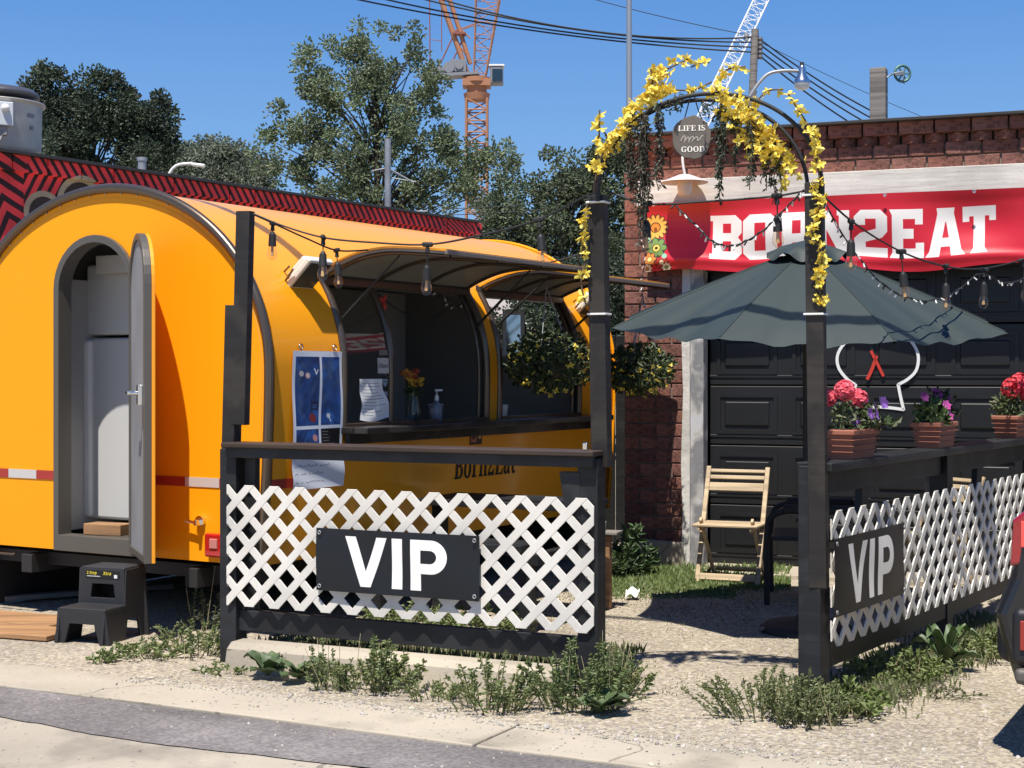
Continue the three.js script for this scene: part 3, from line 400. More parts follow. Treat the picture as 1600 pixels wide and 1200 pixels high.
// banner
{
  const b0 = gs_(1014), b1 = gs_(1720), y0 = 2.0, y1 = 2.475, W = 2048, Hc = 330, U = px => (gs_(px) - b0) / (b1 - b0) * W;
  const L = {   // block letters on a 10 x 14 grid, even-odd
    B: [[[0, 0], [8, 0], [10, 2], [10, 5.6], [8.8, 7], [10, 8.4], [10, 12], [8, 14], [0, 14], [0, 12.3], [.8, 12.3], [.8, 1.7], [0, 1.7]], [[4, 2.6], [6.6, 2.6], [6.6, 5.6], [4, 5.6]], [[4, 8.2], [6.6, 8.2], [6.6, 11.4], [4, 11.4]]],
    O: [[[2, 0], [8, 0], [10, 2], [10, 12], [8, 14], [2, 14], [0, 12], [0, 2]], [[3.4, 2.7], [6.6, 2.7], [6.6, 11.3], [3.4, 11.3]]],
    R: [[[0, 0], [8, 0], [10, 2], [10, 6.6], [8.6, 8], [10, 9.4], [10, 14], [6.6, 14], [6.6, 9.6], [4, 9.6], [4, 12.3], [4.6, 12.3], [4.6, 14], [0, 14], [0, 12.3], [.8, 12.3], [.8, 1.7], [0, 1.7]], [[4, 2.6], [6.6, 2.6], [6.6, 6.8], [4, 6.8]]],
    N: [[[0, 0], [4, 0], [7, 7], [7, 1.6], [6.4, 1.6], [6.4, 0], [10, 0], [10, 14], [7, 14], [3.4, 6], [3.4, 12.4], [4, 12.4], [4, 14], [0, 14]]],
    2: [[[2, 0], [8, 0], [10, 2], [10, 6.4], [8.4, 8.2], [3.4, 9.6], [3.4, 11.2], [10, 11.2], [10, 14], [0, 14], [0, 8.6], [1.8, 7], [6.6, 5.6], [6.6, 2.7], [3.4, 2.7], [3.4, 4.6], [0, 4.6], [0, 2]]],
    E: [[[0, 0], [9.6, 0], [9.6, 4.4], [7.4, 4.4], [7.4, 2.8], [4, 2.8], [4, 5.6], [7, 5.6], [7, 8.4], [4, 8.4], [4, 11.2], [7.6, 11.2], [7.6, 9.6], [10, 9.6], [10, 14], [0, 14], [.8, 12.4], [.8, 1.7]]],
    A: [[[2.6, 0], [7.4, 0], [7.2, 1.6], [9.3, 12.4], [10.4, 14], [6.6, 14], [6.2, 11.2], [3.8, 11.2], [3.4, 14], [-.4, 14], [.7, 12.4], [2.8, 1.6]], [[4.9, 4], [5.1, 4], [5.9, 8.6], [4.1, 8.6]]],
    T: [[[0, 0], [10, 0], [10, 4.4], [8, 4.4], [8, 2.9], [6.7, 2.9], [6.7, 12.4], [7.6, 14], [2.4, 14], [3.3, 12.4], [3.3, 2.9], [2, 2.9], [2, 4.4], [0, 4.4]]],
  };
  const mp = canvasTex(W, Hc, (x) => {
    x.fillStyle = '#c5182b'; x.fillRect(0, 0, W, Hc);
    x.fillStyle = '#e6e1da';
    const cols = [['B', 1113, 1163], ['O', 1165, 1219], ['R', 1222, 1272], ['N', 1276, 1330], ['2', 1337, 1389], ['E', 1392, 1446], ['A', 1450, 1508], ['T', 1505, 1557]];
    for (const [c, a, b] of cols) { const u0 = U(a), u1 = U(b); x.beginPath(); for (const poly of L[c]) { poly.forEach((p, i) => { const X = u0 + p[0] / 10 * (u1 - u0), Y = 70 + p[1] / 14 * 205; i ? x.lineTo(X, Y) : x.moveTo(X, Y); }); x.closePath(); } x.fill('evenodd'); }
    const flower = (X, Y, r, n, c1, c2, cc, ol) => { for (let pass = 0; pass < 2; pass++) for (let k = 0; k < n; k++) { const a = k / n * 2 * PI; x.fillStyle = pass ? c1 : ol; x.beginPath(); x.ellipse(X + Math.cos(a) * r * .62, Y + Math.sin(a) * r * .62, r * (pass ? .36 : .42), r * (pass ? 1.5 / n : 2.4 / n) + (pass ? 2 : 3), a, 0, 7); x.fill(); } x.fillStyle = ol; x.beginPath(); x.arc(X, Y, r * .4, 0, 7); x.fill(); x.fillStyle = cc; x.beginPath(); x.arc(X, Y, r * .33, 0, 7); x.fill(); if (c2) { x.fillStyle = c2; x.beginPath(); x.arc(X, Y, r * .15, 0, 7); x.fill(); } };
    flower(U(1028), 118, 64, 14, '#e8b04a', null, '#d98a2b', '#4a2410');
    flower(U(1031), 220, 52, 7, '#6d8f4a', '#3c2a14', '#e3c85a', '#2e3a1c'); flower(U(1021), 272, 34, 7, '#c8863a', null, '#e8d27a', '#4a2410'); flower(U(1040), 292, 34, 8, '#b5342c', null, '#e8d9b0', '#3c1a14'); flower(U(1017), 316, 24, 8, '#e6d9b8', null, '#c98a34', '#4a2410'); flower(U(1047), 318, 24, 8, '#e6d9b8', null, '#6d8f4a', '#4a2410');
    x.fillStyle = '#8fc0a8'; for (const q of [[1018, 176], [1044, 262]]) { x.beginPath(); x.arc(U(q[0]), q[1], 13, 0, 7); x.fill(); }
  });
  const w = (u, v) => { const f = (.3 + .7 * Math.sin(PI * v)); return .07 + f * (.014 * Math.sin(u * 21 + v * 3) + .018 * Math.sin(u * 8.3 - v * 4.2 + 1)) + .012 * Math.sin(v * 6 + u * 9) * (1 - v) + .05 * Math.max(0, v - .86) * 2 + .012 * Math.exp(-Math.pow((v - .12 - .03 * Math.sin(u * 12)) / .05, 2)); };
  const sag = u => .018 * Math.sin(u * 17 + .5) + .012 * Math.sin(u * 7);
  const bn = thing('banner', 'long red vinyl banner with big white block letters and cartoon flowers below the white board', 'banner', [GX, 0, -GD], GP);
  raw('vinyl_sheet', grid(120, 26, (u, v) => [b0 + (b1 - b0) * u, y0 + sag(u) * (1 - v) + (y1 - y0) * v, w(u, v)], (u, v) => [u, v]), new THREE.MeshPhysicalMaterial({ map: mp, side: THREE.DoubleSide, roughness: .42, clearcoat: .15, clearcoatRoughness: .4 }), bn);
  for (const px of [1030, 1220, 1387, 1525]) obj('grommet', [TR(new THREE.TorusGeometry(.008, .004, 6, 12), gs_(px), 2.458, .13)], M.chrome, bn);
}
// hanging slate sign, feeder
const AR = [.351, 6.33, 1.195, 6.08];                 // arch post tops: x, depth
{
  const s = thing('hanging_sign', 'round grey slate sign reading LIFE IS GOOD hanging under the arch', 'sign', at(1081, 215, 6.2).toArray(), R(-10));
  const edge = Array.from({ length: 26 }, (_, i) => { const a = i / 26 * 2 * PI, r = .083 + rr(-.004, .003); return [r * .93 * Math.cos(a), r * 1.04 * Math.sin(a)]; });
  obj('slate', ext(edge, .008, .002), mat([.17, .15, .135], .85, { map: tConc, bumpMap: tConcB, bumpScale: .004 }), s);
  raw('lettering', TR(new THREE.PlaneGeometry(.15, .16), 0, 0, .0115), decalM(300, 320, x => { x.clearRect(0, 0, 300, 320); x.fillStyle = '#e6e0d4'; x.textAlign = 'center'; x.font = 'bold 62px serif'; x.fillText('LIFE IS', 150, 108); x.strokeStyle = '#a39c90'; x.lineWidth = 9; x.lineCap = 'round'; x.beginPath(); x.moveTo(64, 186); x.bezierCurveTo(84, 130, 104, 140, 96, 186); x.bezierCurveTo(120, 150, 132, 150, 130, 186); x.bezierCurveTo(150, 140, 176, 150, 160, 182); x.bezierCurveTo(190, 150, 204, 150, 196, 186); x.bezierCurveTo(214, 200, 226, 140, 240, 150); x.stroke(); x.fillStyle = '#e6e0d4'; x.font = 'bold 62px serif'; x.fillText('GOOD', 160, 278); }, { alphaTest: .35 }), s);
  obj('hanging_cord', [tube([V(-.03, .075, 0), V(-.015, .13, 0), V(0, .19, 0)], .0025, 5), tube([V(.04, .072, 0), V(.02, .13, 0), V(0.005, .19, 0)], .0025, 5)], M.wire, s);
  const f = thing('wall_lamp', 'pale wide-shaded barn lamp on the garage wall over the banner flowers', 'lamp', at(1070, 284, 10.19).toArray(), GP);
  obj('shade', lathe([[0, .05], [.04, .046], [.1, .022], [.155, 0], [.154, -.008], [.1, .012], [0, .04]], 36), mat([.62, .52, .5], .5, { side: THREE.DoubleSide }), f);
  obj('bulb_cup', [lathe([[.045, .0], [.05, -.035], [.04, -.09], [0, -.095]], 24)], mat([.6, .57, .54], .4, { side: THREE.DoubleSide }), f);
  obj('arm', tube([V(0, .05, 0), V(-.01, .1, 0), V(-.02, .17, -.02), V(-.015, .2, -.12)], .009, 8), mat([.62, .58, .55], .5), f);
}

// ---------- front bar fence ----------
const FX = -1.292, FD = 7.08, FP = R(-25.45), FL = 1.815;
const fence = thing('bar_fence', 'black timber bar fence panel with white lattice in front of the trailer', 'fence', [FX, 0, -FD], FP);
function clipRect(poly, x0, x1, y0, y1) { const cut = (P, ins, itx) => { const o = []; P.forEach((p, i) => { const q = P[(i + 1) % P.length], a = ins(p), b = ins(q); if (a) o.push(p); if (a !== b) o.push(itx(p, q)); }); return o; }; const lx = X => (p, q) => { const t = (X - p[0]) / (q[0] - p[0]); return [X, p[1] + t * (q[1] - p[1])]; }, ly = Y => (p, q) => { const t = (Y - p[1]) / (q[1] - p[1]); return [p[0] + t * (q[0] - p[0]), Y]; }; let P = cut(poly, p => p[0] >= x0, lx(x0)); if (P.length) P = cut(P, p => p[0] <= x1, lx(x1)); if (P.length) P = cut(P, p => p[1] >= y0, ly(y0)); if (P.length) P = cut(P, p => p[1] <= y1, ly(y1)); return P; }
function lattice(parent, n, p, rows, y0, x0, w, m, z, xm, xe) {        // n bumps of pitch p; slats on two layers
  const e = .002, x1 = x0 + (n + .5) * p + xe, y1 = y0 + rows * p / 2 + 2 * e, g = new THREE.Group(); g.name = 'lattice_panel'; parent.add(g);
  const hw = w / 2 * Math.SQRT2, hgt = y1 - y0 + .2;
  for (const s of [1, -1]) for (let k = -rows; k <= n + rows; k++) {
    const bxx = s > 0 ? x0 + e + (k) * p - (rows * p / 2) * 0 : x0 + e + k * p + 0, yb = y0 + e;
    const P = [[bxx - hw - s * .2, yb - .2], [bxx + hw - s * .2, yb - .2], [bxx + hw + s * hgt, yb + hgt], [bxx - hw + s * hgt, yb + hgt]];
    const q = clipRect(P, xm, x1, y0, y1); if (q.length < 3 || Math.abs(THREE.ShapeUtils.area(q.map(a => ({ x: a[0], y: a[1] })))) < 2e-4) continue;
    const c = q.reduce((a, b) => [a[0] + b[0] / q.length, a[1] + b[1] / q.length], [0, 0]);
    obj('slat', TR(ext(q, .0045, .0012), 0, 0, z + (s > 0 ? .0012 : 0)), m, g);
  }
  return g;
}
{
  const post = (x, h, w = .089, z = 0, tilt = 0) => obj('post', bx(w, h, .089, x, h / 2 - .02, z, 0, 0, tilt), M.blackWood, fence);
  post(0.01, 1.0, .09, 0); post(FL - .022, 1.0, .09, 0);
  obj('stud', bx(.06, .8, .04, .1, .6, -.02), M.blackWood, fence);
  obj('lower_pole', bx(.068, .68, .06, .0, 1.3, -.01, 0, 0, -.03, .003), M.black, fence);
  obj('tall_pole', bx(.075, .98, .045, .062, 1.58, .0, 0, 0, -.03, .003), M.black, fence);
  obj('bar_top', [bx(1.83, .022, .16, .925, 1.0, .02, 0, 0, 0, .005)], M.brownWood, fence);
  obj('apron', bx(1.81, .046, .035, .925, .966, .06, 0, 0, 0, .003), M.blackWood, fence);
  obj('bottom_rail', bx(1.8, .095, .035, .9, .195, -.0, 0, 0, 0, .003), M.blackWood, fence);
  obj('corner_bracket', [TR(ext([[0, 0], [.09, 0], [.09, -.19], [.03, -.19]], .035, .002), 1.67, .92, .01)], M.blackWood, fence);
  const lp = lattice(fence, 13, .1362, 8, .268, .0, .0335, M.vinyl, .055, .016, -.012);
  const nails = []; for (let i = 0; i < 4; i++) for (const x of [.03, 1.80]) nails.push(cy(.004, .004, .004, x, (.36 + i * .137), .0715, 8, PI / 2));
  nails.forEach(n => obj('nail', n, M.dullSteel, lp));
  obj('zip_tie', [TR(new THREE.TorusGeometry(.0, .0, 3, 3)), bx(.02, .03, .02, FL - .02, 1.03, .07)], M.chrome, fence);
}
const vipTex = () => canvasTex(1024, 350, (x, w, h) => { x.fillStyle = '#101419'; x.fillRect(0, 0, w, h); x.fillStyle = '#eeece6'; x.translate(232, 50); const P = (...q) => { q.forEach((p, i) => i ? x.lineTo(...p) : x.moveTo(...p)); x.closePath(); };
  x.beginPath(); P([-42, -12], [26, -12], [90, 178], [158, -12], [224, -12], [122, 264], [58, 264]); P([256, -12], [322, -12], [322, 264], [256, 264]); x.fill();
  x.beginPath(); P([374, -12], [500, -12], [500, 172], [440, 172], [440, 264], [374, 264]); x.fill(); x.beginPath(); x.ellipse(500, 80, 100, 92, 0, -PI / 2, PI / 2); x.fill(); x.fillStyle = '#101419'; x.beginPath(); P([438, 44], [498, 44], [498, 116], [438, 116]); x.fill(); x.beginPath(); x.ellipse(494, 80, 42, 36, 0, -PI / 2, PI / 2); x.fill(); });
function vipSign(name, label, X, D, P, x0, x1, y0, y1, z) {
  const s = thing(name, label, 'sign', [X, 0, -D], P, 'VIP signs on the lattice');
  raw('vinyl_sheet', grid(30, 10, (u, v) => [x0 + (x1 - x0) * u, y0 + (y1 - y0) * v, z + .006 * Math.sin(u * 9 + v * 2) * Math.sin(PI * v) + .004 * Math.sin(u * 3.2)]), new THREE.MeshStandardMaterial({ map: vipT, side: THREE.DoubleSide, roughness: .5 }), s);
  for (const x of [x0 + .02, x1 - .02]) for (const y of [y0 + .02, y1 - .02]) obj('grommet', TR(new THREE.TorusGeometry(.007, .003, 6, 12), x, y, z + .008), M.galv, s);
}
const vipT = vipTex();
vipSign('vip_sign', 'dark VIP sign on the front lattice below the bar top', FX, FD, FP, .515, 1.32, .37, .645, .085);
tag(obj('wheel_stop', (() => { const g = ext([[-.09, 0], [.09, 0], [.07, .09], [.04, .112], [-.04, .112], [-.07, .09]], 1.56, .012); return TR(TR(g, 0, 0, 0, 0, PI / 2), 0, 0, 0); })(), M.concrete, scene, [-1.235, 0, -6.93], [0, -SD + .06, 0]), 'worn concrete parking wheel stop lying before the bar fence', 'wheel stop');

// ---------- arch ----------
const RX = 1.208, RD = 6.1, RP = R(56.5);
const arch = thing('garden_arch', 'black metal garden arch on two tall black timber posts', 'arch');
{
  const mid = [(AR[0] + AR[2]) / 2, (AR[1] + AR[3]) / 2], dx = AR[2] - AR[0], dd = AR[3] - AR[1];
  obj('arch_post', bx(.072, 1.12, .06, .362, 1.5, -6.34, 0, FP, .018, .003), M.black, arch);
  obj('arch_post', bx(.07, 1.6, .05, 1.205, 1.28, -6.07, 0, FP, .012, .003), M.black, arch);
  for (const [z, a, b, o] of [[.045, .435, .378, 0], [-.045, .42, .365, .004]]) obj('hoop', tube(Array.from({ length: 25 }, (_, i) => { const t = PI * i / 24, c = -Math.cos(t); return V(mid[0] + dx * .5 * c * (a / .422) + .28 * z, 2.03 + Math.pow(Math.sin(t), .92) * (b + .04) + o, -(mid[1] + dd * .5 * c) + z); }), .0085, 8, 60), M.wire, arch);
  for (const [x, d, y] of [[.355, 6.33, 2.03], [1.197, 6.08, 2.03], [.36, 6.33, 1.57], [1.2, 6.07, 1.56]]) obj('zip_tie', bx(.082, .008, .072, x, y, -d, 0, FP, 0, .002), M.white, arch);
}
// ---------- right fence ----------
const rf = thing('side_fence', 'black timber side fence with white lattice running back to the garage', 'fence', [RX, 0, -RD], RP);
{
  obj('post', bx(.095, .98, .095, 0, .47, -.01), M.blackWood, rf);
  for (const x of [1.65, 3.3]) obj('post', bx(.09, .98, .09, x, .47, -.03), M.blackWood, rf);
  obj('rail_top', [bx(3.6, .035, .15, 1.78, .955, .0, 0, 0, 0, .005), bx(3.5, .1, .035, 1.78, .885, -.03, 0, 0, 0, .003)], M.blackWood, rf);
  obj('bottom_rail', bx(3.4, .1, .035, 1.7, .19, -.01, 0, 0, 0, .003), M.blackWood, rf);
  for (const x of [.55, 2.2]) obj('brace', bx(.09, .55, .03, x, .66, -.03, 0, 0, -.22, .003), M.blackWood, rf);
  const lat = lattice(rf, 23, .134, 8, .238, -.04, .0325, M.vinyl, .055, .012, 0);
}
vipSign('vip_sign', 'dark VIP sign on the side lattice beside the right arch post', RX, RD, RP, -.03, .79, .365, .675, .085);
// ---------- umbrella ----------
const ux = 1.515, ud = 7.9;
const um = thing('patio_umbrella', 'large dark green octagonal patio umbrella standing open before the garage door', 'umbrella', [ux, 0, -ud]);
{
  const fab = mat([.032, .05, .047], .65, { side: THREE.DoubleSide, map: tFab }), Rr = 1.035, TY = 1.96, RY = 1.575;
  const tilt = new THREE.Group(); tilt.name = 'canopy'; um.add(tilt); tilt.position.y = TY; tilt.rotation.set(R(6), 0, 0);
  const ang = k => R(192 + 45 * k), radial = v => .03 + v * (Rr - .03), drop = v => -(TY - RY) * (.12 * v * v + .88 * v);
  for (let k = 0; k < 8; k++) {
    const a0 = ang(k), a1 = ang(k + 1);
    raw('canopy_panel', grid(16, 18, (u, v) => { const r = radial(v), s = Math.sin(PI * u), f = 1 - .035 * s * v; const x = (Math.cos(a0) * (1 - u) + Math.cos(a1) * u) * r * f, z = -(Math.sin(a0) * (1 - u) + Math.sin(a1) * u) * r * f; return [x, drop(v) - .035 * s * v * (1 - .35 * v) - .012 * Math.sin(u * 21 + k) * v * v * s - .012 * s * Math.max(0, v - .9) * 8, z]; }), fab, tilt);
    obj('rib', tube([V(0, -.035, 0), V(Math.cos(a0) * radial(.5), drop(.5) - .02, -Math.sin(a0) * radial(.5)), V(Math.cos(a0) * radial(.99), drop(.99) - .012, -Math.sin(a0) * radial(.99))], .007, 6), M.rubber, tilt);
    obj('seam', tube([0.1, .3, .5, .7, .9, .985].map(v => V(Math.cos(a0) * radial(v), drop(v) + .001, -Math.sin(a0) * radial(v))), .0035, 5), fab, tilt);
    obj('strut', bar(V(.02 * Math.cos(a0), -.42, -.02 * Math.sin(a0)), V(Math.cos(a0) * radial(.5), drop(.5) - .025, -Math.sin(a0) * radial(.5)), .005), M.rubber, tilt);
  }
  raw('vent_cap', grid(120, 10, (u, v) => { const a = u * 2 * PI, r = .01 + .205 * v, e = Math.abs(Math.sin(a * 4 + R(48))); return [Math.cos(a) * r * (1 - .06 * e * v), .05 - .05 * v - .045 * Math.max(0, v - .7) * 3.3 * (.55 + .45 * Math.sin(a * 7 + 1)) - .012 * e * v, Math.sin(a) * r * (1 - .06 * e * v)]; }), fab, tilt);
  obj('finial', [lathe([[0, .085], [.012, .075], [.016, .06], [.01, .045], [.022, .04], [.022, .02]], 14)], M.rubber, tilt);
  obj('pole', [cy(.019, .019, TY - .02, 0, (TY - .02) / 2 + .01, 0, 14), cy(.03, .03, .06, 0, TY - .43, 0, 14)], M.rubber, um);
  obj('base', lathe([[0, .09], [.05, .085], [.06, .06], [.2, .045], [.24, .02], [.24, 0]], 28), M.rubber, um);
}
// black patio chair with bent tube arms under the umbrella
{
  const c = thing('patio_chair', 'black metal patio chair with bent tube arms behind the right arch post', 'chair', [1.78, 0, -9.0], R(-12));
  for (const z of [.27, -.27]) obj('arm_frame', tube([V(-.27, 0, z), V(-.27, .42, z), V(-.25, .5, z), V(-.16, .54, z), V(.2, .54, z), V(.28, .5, z), V(.31, .42, z), V(.33, 0, z)], .017, 8, 40), M.rubber, c);
  obj('arm_rest', bx(.4, .05, .06, .02, .55, .27, 0, 0, 0, .015), M.rubber, c); obj('arm_rest', bx(.4, .05, .06, .02, .55, -.27, 0, 0, 0, .015), M.rubber, c);
  obj('seat', bx(.5, .025, .52, 0, .38, 0, 0, 0, 0, .01), M.darkPlastic, c);
  obj('backrest', bx(.03, .5, .5, .29, .66, 0, 0, 0, -.16, .012), M.darkPlastic, c);
}
// folding chairs
function foldChair(label, p, turn) {
  const c = thing('folding_chair', label, 'chair', p, turn, 'pale folding chairs'), w = .385;
  for (const s of [-1, 1]) {
    obj('long_leg', bx(.03, .775, .02, s * (w / 2), .365, -.155, -.4, 0, 0, .005), M.pine, c);
    obj('rear_leg', bx(.018, .56, .03, s * (w / 2 - .028), .2, -.17, .72, 0, 0, .004), M.pine, c);
  }
  for (const [y, h, z] of [[.695, .022, -.295], [.655, .026, -.278], [.595, .055, -.255]]) obj('back_slat', bx(w - .03, h, .014, 0, y, z, -.4, 0, 0, .004), M.pine, c);
  for (let k = 0; k < 5; k++) obj('seat_slat', bx(w + .03, .016, .05, 0, .372, .045 - k * .058, 0, 0, 0, .005), M.pine, c);
  obj('foot_rail', bx(w - .03, .042, .014, 0, .045, -.01, -.4, 0, 0, .004), M.pine, c);
  obj('seat_rail', [bx(.014, .03, .27, .165, .352, -.07, 0, 0, 0, .003), bx(.014, .03, .27, -.165, .352, -.07, 0, 0, 0, .003)], M.pine, c);
  obj('rear_rail', bx(w - .08, .03, .014, 0, .06, -.32, .72, 0, 0, .004), M.pine, c);
  return c;
}
foldChair('pale wooden folding chair leaning at the black garage door', [1.345, .0, -9.62], R(-22));
foldChair('pale wooden folding chair half hidden behind the side lattice', [2.38, 0, -8.95], R(-60));
// dark bench and small wooden stand behind the front fence
{
  const b = thing('picnic_bench', 'black timber bench seen through the front lattice', 'bench', [-.32, 0, -8.05], R(-27));
  obj('seat', bx(.95, .035, .26, 0, .44, 0), M.blackWood, b); obj('table_top', bx(.95, .035, .5, .1, .62, -.5), M.blackWood, b);
  for (const s of [-.45, .45]) { obj('leg', bx(.07, .44, .07, s, .21, 0), M.blackWood, b); obj('leg', bx(.07, .62, .07, s + .1, .3, -.5), M.blackWood, b); obj('cross_beam', bx(.06, .06, .6, s + .05, .38, -.25), M.blackWood, b); }
  const w = thing('wooden_stand', 'small brown wooden stand beside the trailer, right of the front fence', 'stand', [.53, 0, -8.65], R(-20));
  obj('post', bx(.055, .42, .055, 0, .2, 0), M.plank, w); obj('shelf', bx(.14, .018, .12, .01, .43, 0), M.greyWood, w); obj('cup', cy(.02, .016, .05, -.02, .465, 0, 12), M.white, w);
  one('white_scrap', 'crumpled white paper scrap lying on the grass near the front fence', 'paper', grid(6, 6, (u, v) => [.66 + u * .075 + v * .015, .012 + .03 * Math.abs(Math.sin(u * 4 + v * 3)) + .03 * v, -8.95 - v * .08]), mat([.78, .78, .78], .8, { side: THREE.DoubleSide }));
  one('loose_lath', 'thin grey wooden lath lying on the shaded ground behind the arch', 'lath', TR(bx(.03, .016, .36, 0, .02, 0), 1.36, 0, -7.98, 0, -.55), M.greyWood);
  one('stake', 'thin pale wooden stake standing behind the side lattice', 'stake', TR(bx(.03, .8, .03, 0, .4, 0), 2.1, 0, -7.75), M.greyWood);
}
// ---------- planters ----------
function planter(label, s, l, fill, pw = .125) {
  const g = thing('planter_box', label, 'planter', [RX + s * Math.cos(RP), .974, -(RD + s * Math.sin(RP))], RP + rr(-.05, .05), 'terracotta planters on the rail');
  const tap = (w, d, h, t) => { const a = new THREE.BoxGeometry(w, h, d, 1, 1, 1), p = a.attributes.position; for (let i = 0; i < p.count; i++) if (p.getY(i) < 0) { p.setX(i, p.getX(i) * t); p.setZ(i, p.getZ(i) * t); } return a.translate(0, h / 2, 0); };
  obj('pot', [tap(l, pw, .105, .86), bx(l + .022, .024, pw + .022, 0, .11, 0, 0, 0, 0, .006), ...[.03, .055, .08].map(y => bx(l * .9 + y * .5, .004, pw * .9 + y * .4, 0, y, 0, 0, 0, 0, .001))], M.terracotta, g);
  obj('soil', bx(l - .02, .01, pw - .02, 0, .12, 0, 0, 0, 0, 0), mat([.035, .025, .018], 1), g);
  fill(g); return g;
}
const tuft = (n, cx, cz, rx, rz, h, cols, sz = .05) => { const b = new LB(); for (let i = 0; i < n; i++) { const q = Math.sqrt(rnd()), a = rnd() * 7, hh = rnd() * h * (1.1 - .5 * q), d = rdir(.3); b.leaf(V(cx + Math.cos(a) * q * rx, .12 + hh, cz + Math.sin(a) * q * rz), d, tang(d), sz * rr(.6, 1.2), sz * .55, pick(cols)); } return b; };
function head(parent, x, y, z, r, cols, n = 110, ps = .014) { const b = new LB(); for (let i = 0; i < n; i++) { const d = rdir(.25), p = V(x, y, z).addScaledVector(d, r * rr(.75, 1)), t = tang(d); for (let k = 0; k < 4; k++) { const e = t.clone().applyAxisAngle(d, k * PI / 2 + i).addScaledVector(d, .35).normalize(); b.leaf(p, e, d, ps, ps * .9, pick(cols), .08, .15); } } return b.build('flower_head', M.petal, parent); }
function petunia(parent, p, d, r, cols) { const b = new LB(), t = tang(d); for (let k = 0; k < 6; k++) { const e = t.clone().applyAxisAngle(d, k * PI / 3).addScaledVector(d, .45).normalize(); b.leaf(p, e, d, r, r * 1.05, pick(cols), -.06, .12); } return b.build('blossom', M.petal, parent); }
const green1 = [[.07, .11, .025], [.1, .14, .04], [.05, .085, .02], [.13, .14, .06]], PINK = [[.78, .1, .15], [.85, .16, .2], [.7, .06, .1]], RED = [[.7, .03, .06], [.8, .07, .09]], PUR = [[.16, .05, .3], [.24, .1, .42], [.12, .03, .22]], MAG = [[.4, .03, .25], [.5, .08, .34]];
planter('terracotta planter with coral geraniums and purple petunias beside the arch post', .37, .3, g => {
  tuft(340, .01, .02, .16, .085, .13, green1, .036).build('foliage', M.leaf, g); tuft(60, .12, .06, .08, .08, .05, green1).build('foliage', M.leaf, g);
  head(g, -.12, .28, .02, .044, PINK); head(g, .0, .245, .03, .042, PINK); head(g, -.1, .25, -.06, .034, PINK);
  for (let i = 0; i < 16; i++) petunia(g, V(rr(-.05, .16), rr(.14, .23), rr(.0, .12)), V(rr(-.6, .4), .3, 1).normalize(), rr(.026, .036), PUR);
  for (const b of [bar(V(-.12, .12, 0), V(-.12, .26, .02), .004), bar(V(0, .12, 0), V(0, .22, .03), .004)]) obj('stem', b, mat([.1, .13, .04], .8), g);
});
planter('small terracotta planter with sparse magenta petunias, middle of the rail', 1.46, .26, g => {
  tuft(200, -.04, 0, .12, .07, .11, [[.1, .17, .03], [.08, .13, .03], [.13, .19, .05]], .045).build('foliage', M.leaf, g); tuft(110, .07, 0, .11, .07, .17, [[.035, .05, .02], [.05, .06, .03]], .04).build('foliage', M.leaf, g);
  for (const [x, y, z] of [[-.02, .2, .06], [-.16, .24, 0], [.05, .25, 0], [.14, .22, .02], [.02, .15, .06], [.1, .26, -.03]]) petunia(g, V(x, y, z), V(-.5, .4, .8).normalize(), .03, MAG);
});
planter('terracotta planter with bright red geraniums at the right picture edge', 2.8, .3, g => {
  tuft(240, 0, 0, .15, .09, .14, green1).build('foliage', M.leaf, g);
  head(g, -.1, .27, .02, .055, RED); head(g, .02, .3, .03, .055, RED); head(g, -.03, .24, .07, .045, RED); head(g, .13, .27, 0, .05, RED);
  for (const b of [bar(V(-.08, .12, 0), V(-.1, .25, .02), .004), bar(V(0, .12, 0), V(.02, .27, .03), .004)]) obj('stem', b, mat([.1, .13, .04], .8), g);
});

// ---------- forsythia garlands on the arch ----------
const YEL = [[.88, .68, .06], [.9, .74, .12], [.84, .6, .04], [.9, .78, .2]];
const blossomGeo = [0, 1, 2, 3].map(k => {
  const P = [], Cc = [], n = 4;
  for (let i = 0; i < n; i++) {
    const a = i / n * 2 * PI + k + rr(-.25, .25), el = rr(.25, .75), L = rr(.026, .034), W = .0095, e = V(Math.cos(a) * Math.cos(el), Math.sin(el), Math.sin(a) * Math.cos(el)), s = V(-Math.sin(a), 0, Math.cos(a)), nn = V().crossVectors(s, e).normalize();
    const q = (t, sd, h) => e.clone().multiplyScalar(t * L).addScaledVector(s, sd * W).addScaledVector(nn, h * L), o = q(0, 0, 0), c = q(.62, 0, -.05), A = q(.38, 1, .12), B = q(.85, .85, .06), D = q(1.05, 0, -.22), E = q(.85, -.85, .06), H = q(.38, -1, .12);
    for (const t of [[o, A, c], [A, B, c], [B, D, c], [D, E, c], [E, H, c], [H, o, c]]) for (const v of t) { P.push(v.x, v.y, v.z); const kk = v === o ? .75 : 1; Cc.push(...YEL[(k + i) % 4].map(z => z * kk)); }
  }
  const g = new THREE.BufferGeometry(); g.setAttribute('position', new THREE.Float32BufferAttribute(P, 3)); g.setAttribute('color', new THREE.Float32BufferAttribute(Cc, 3)); g.computeVertexNormals(); return g;
});
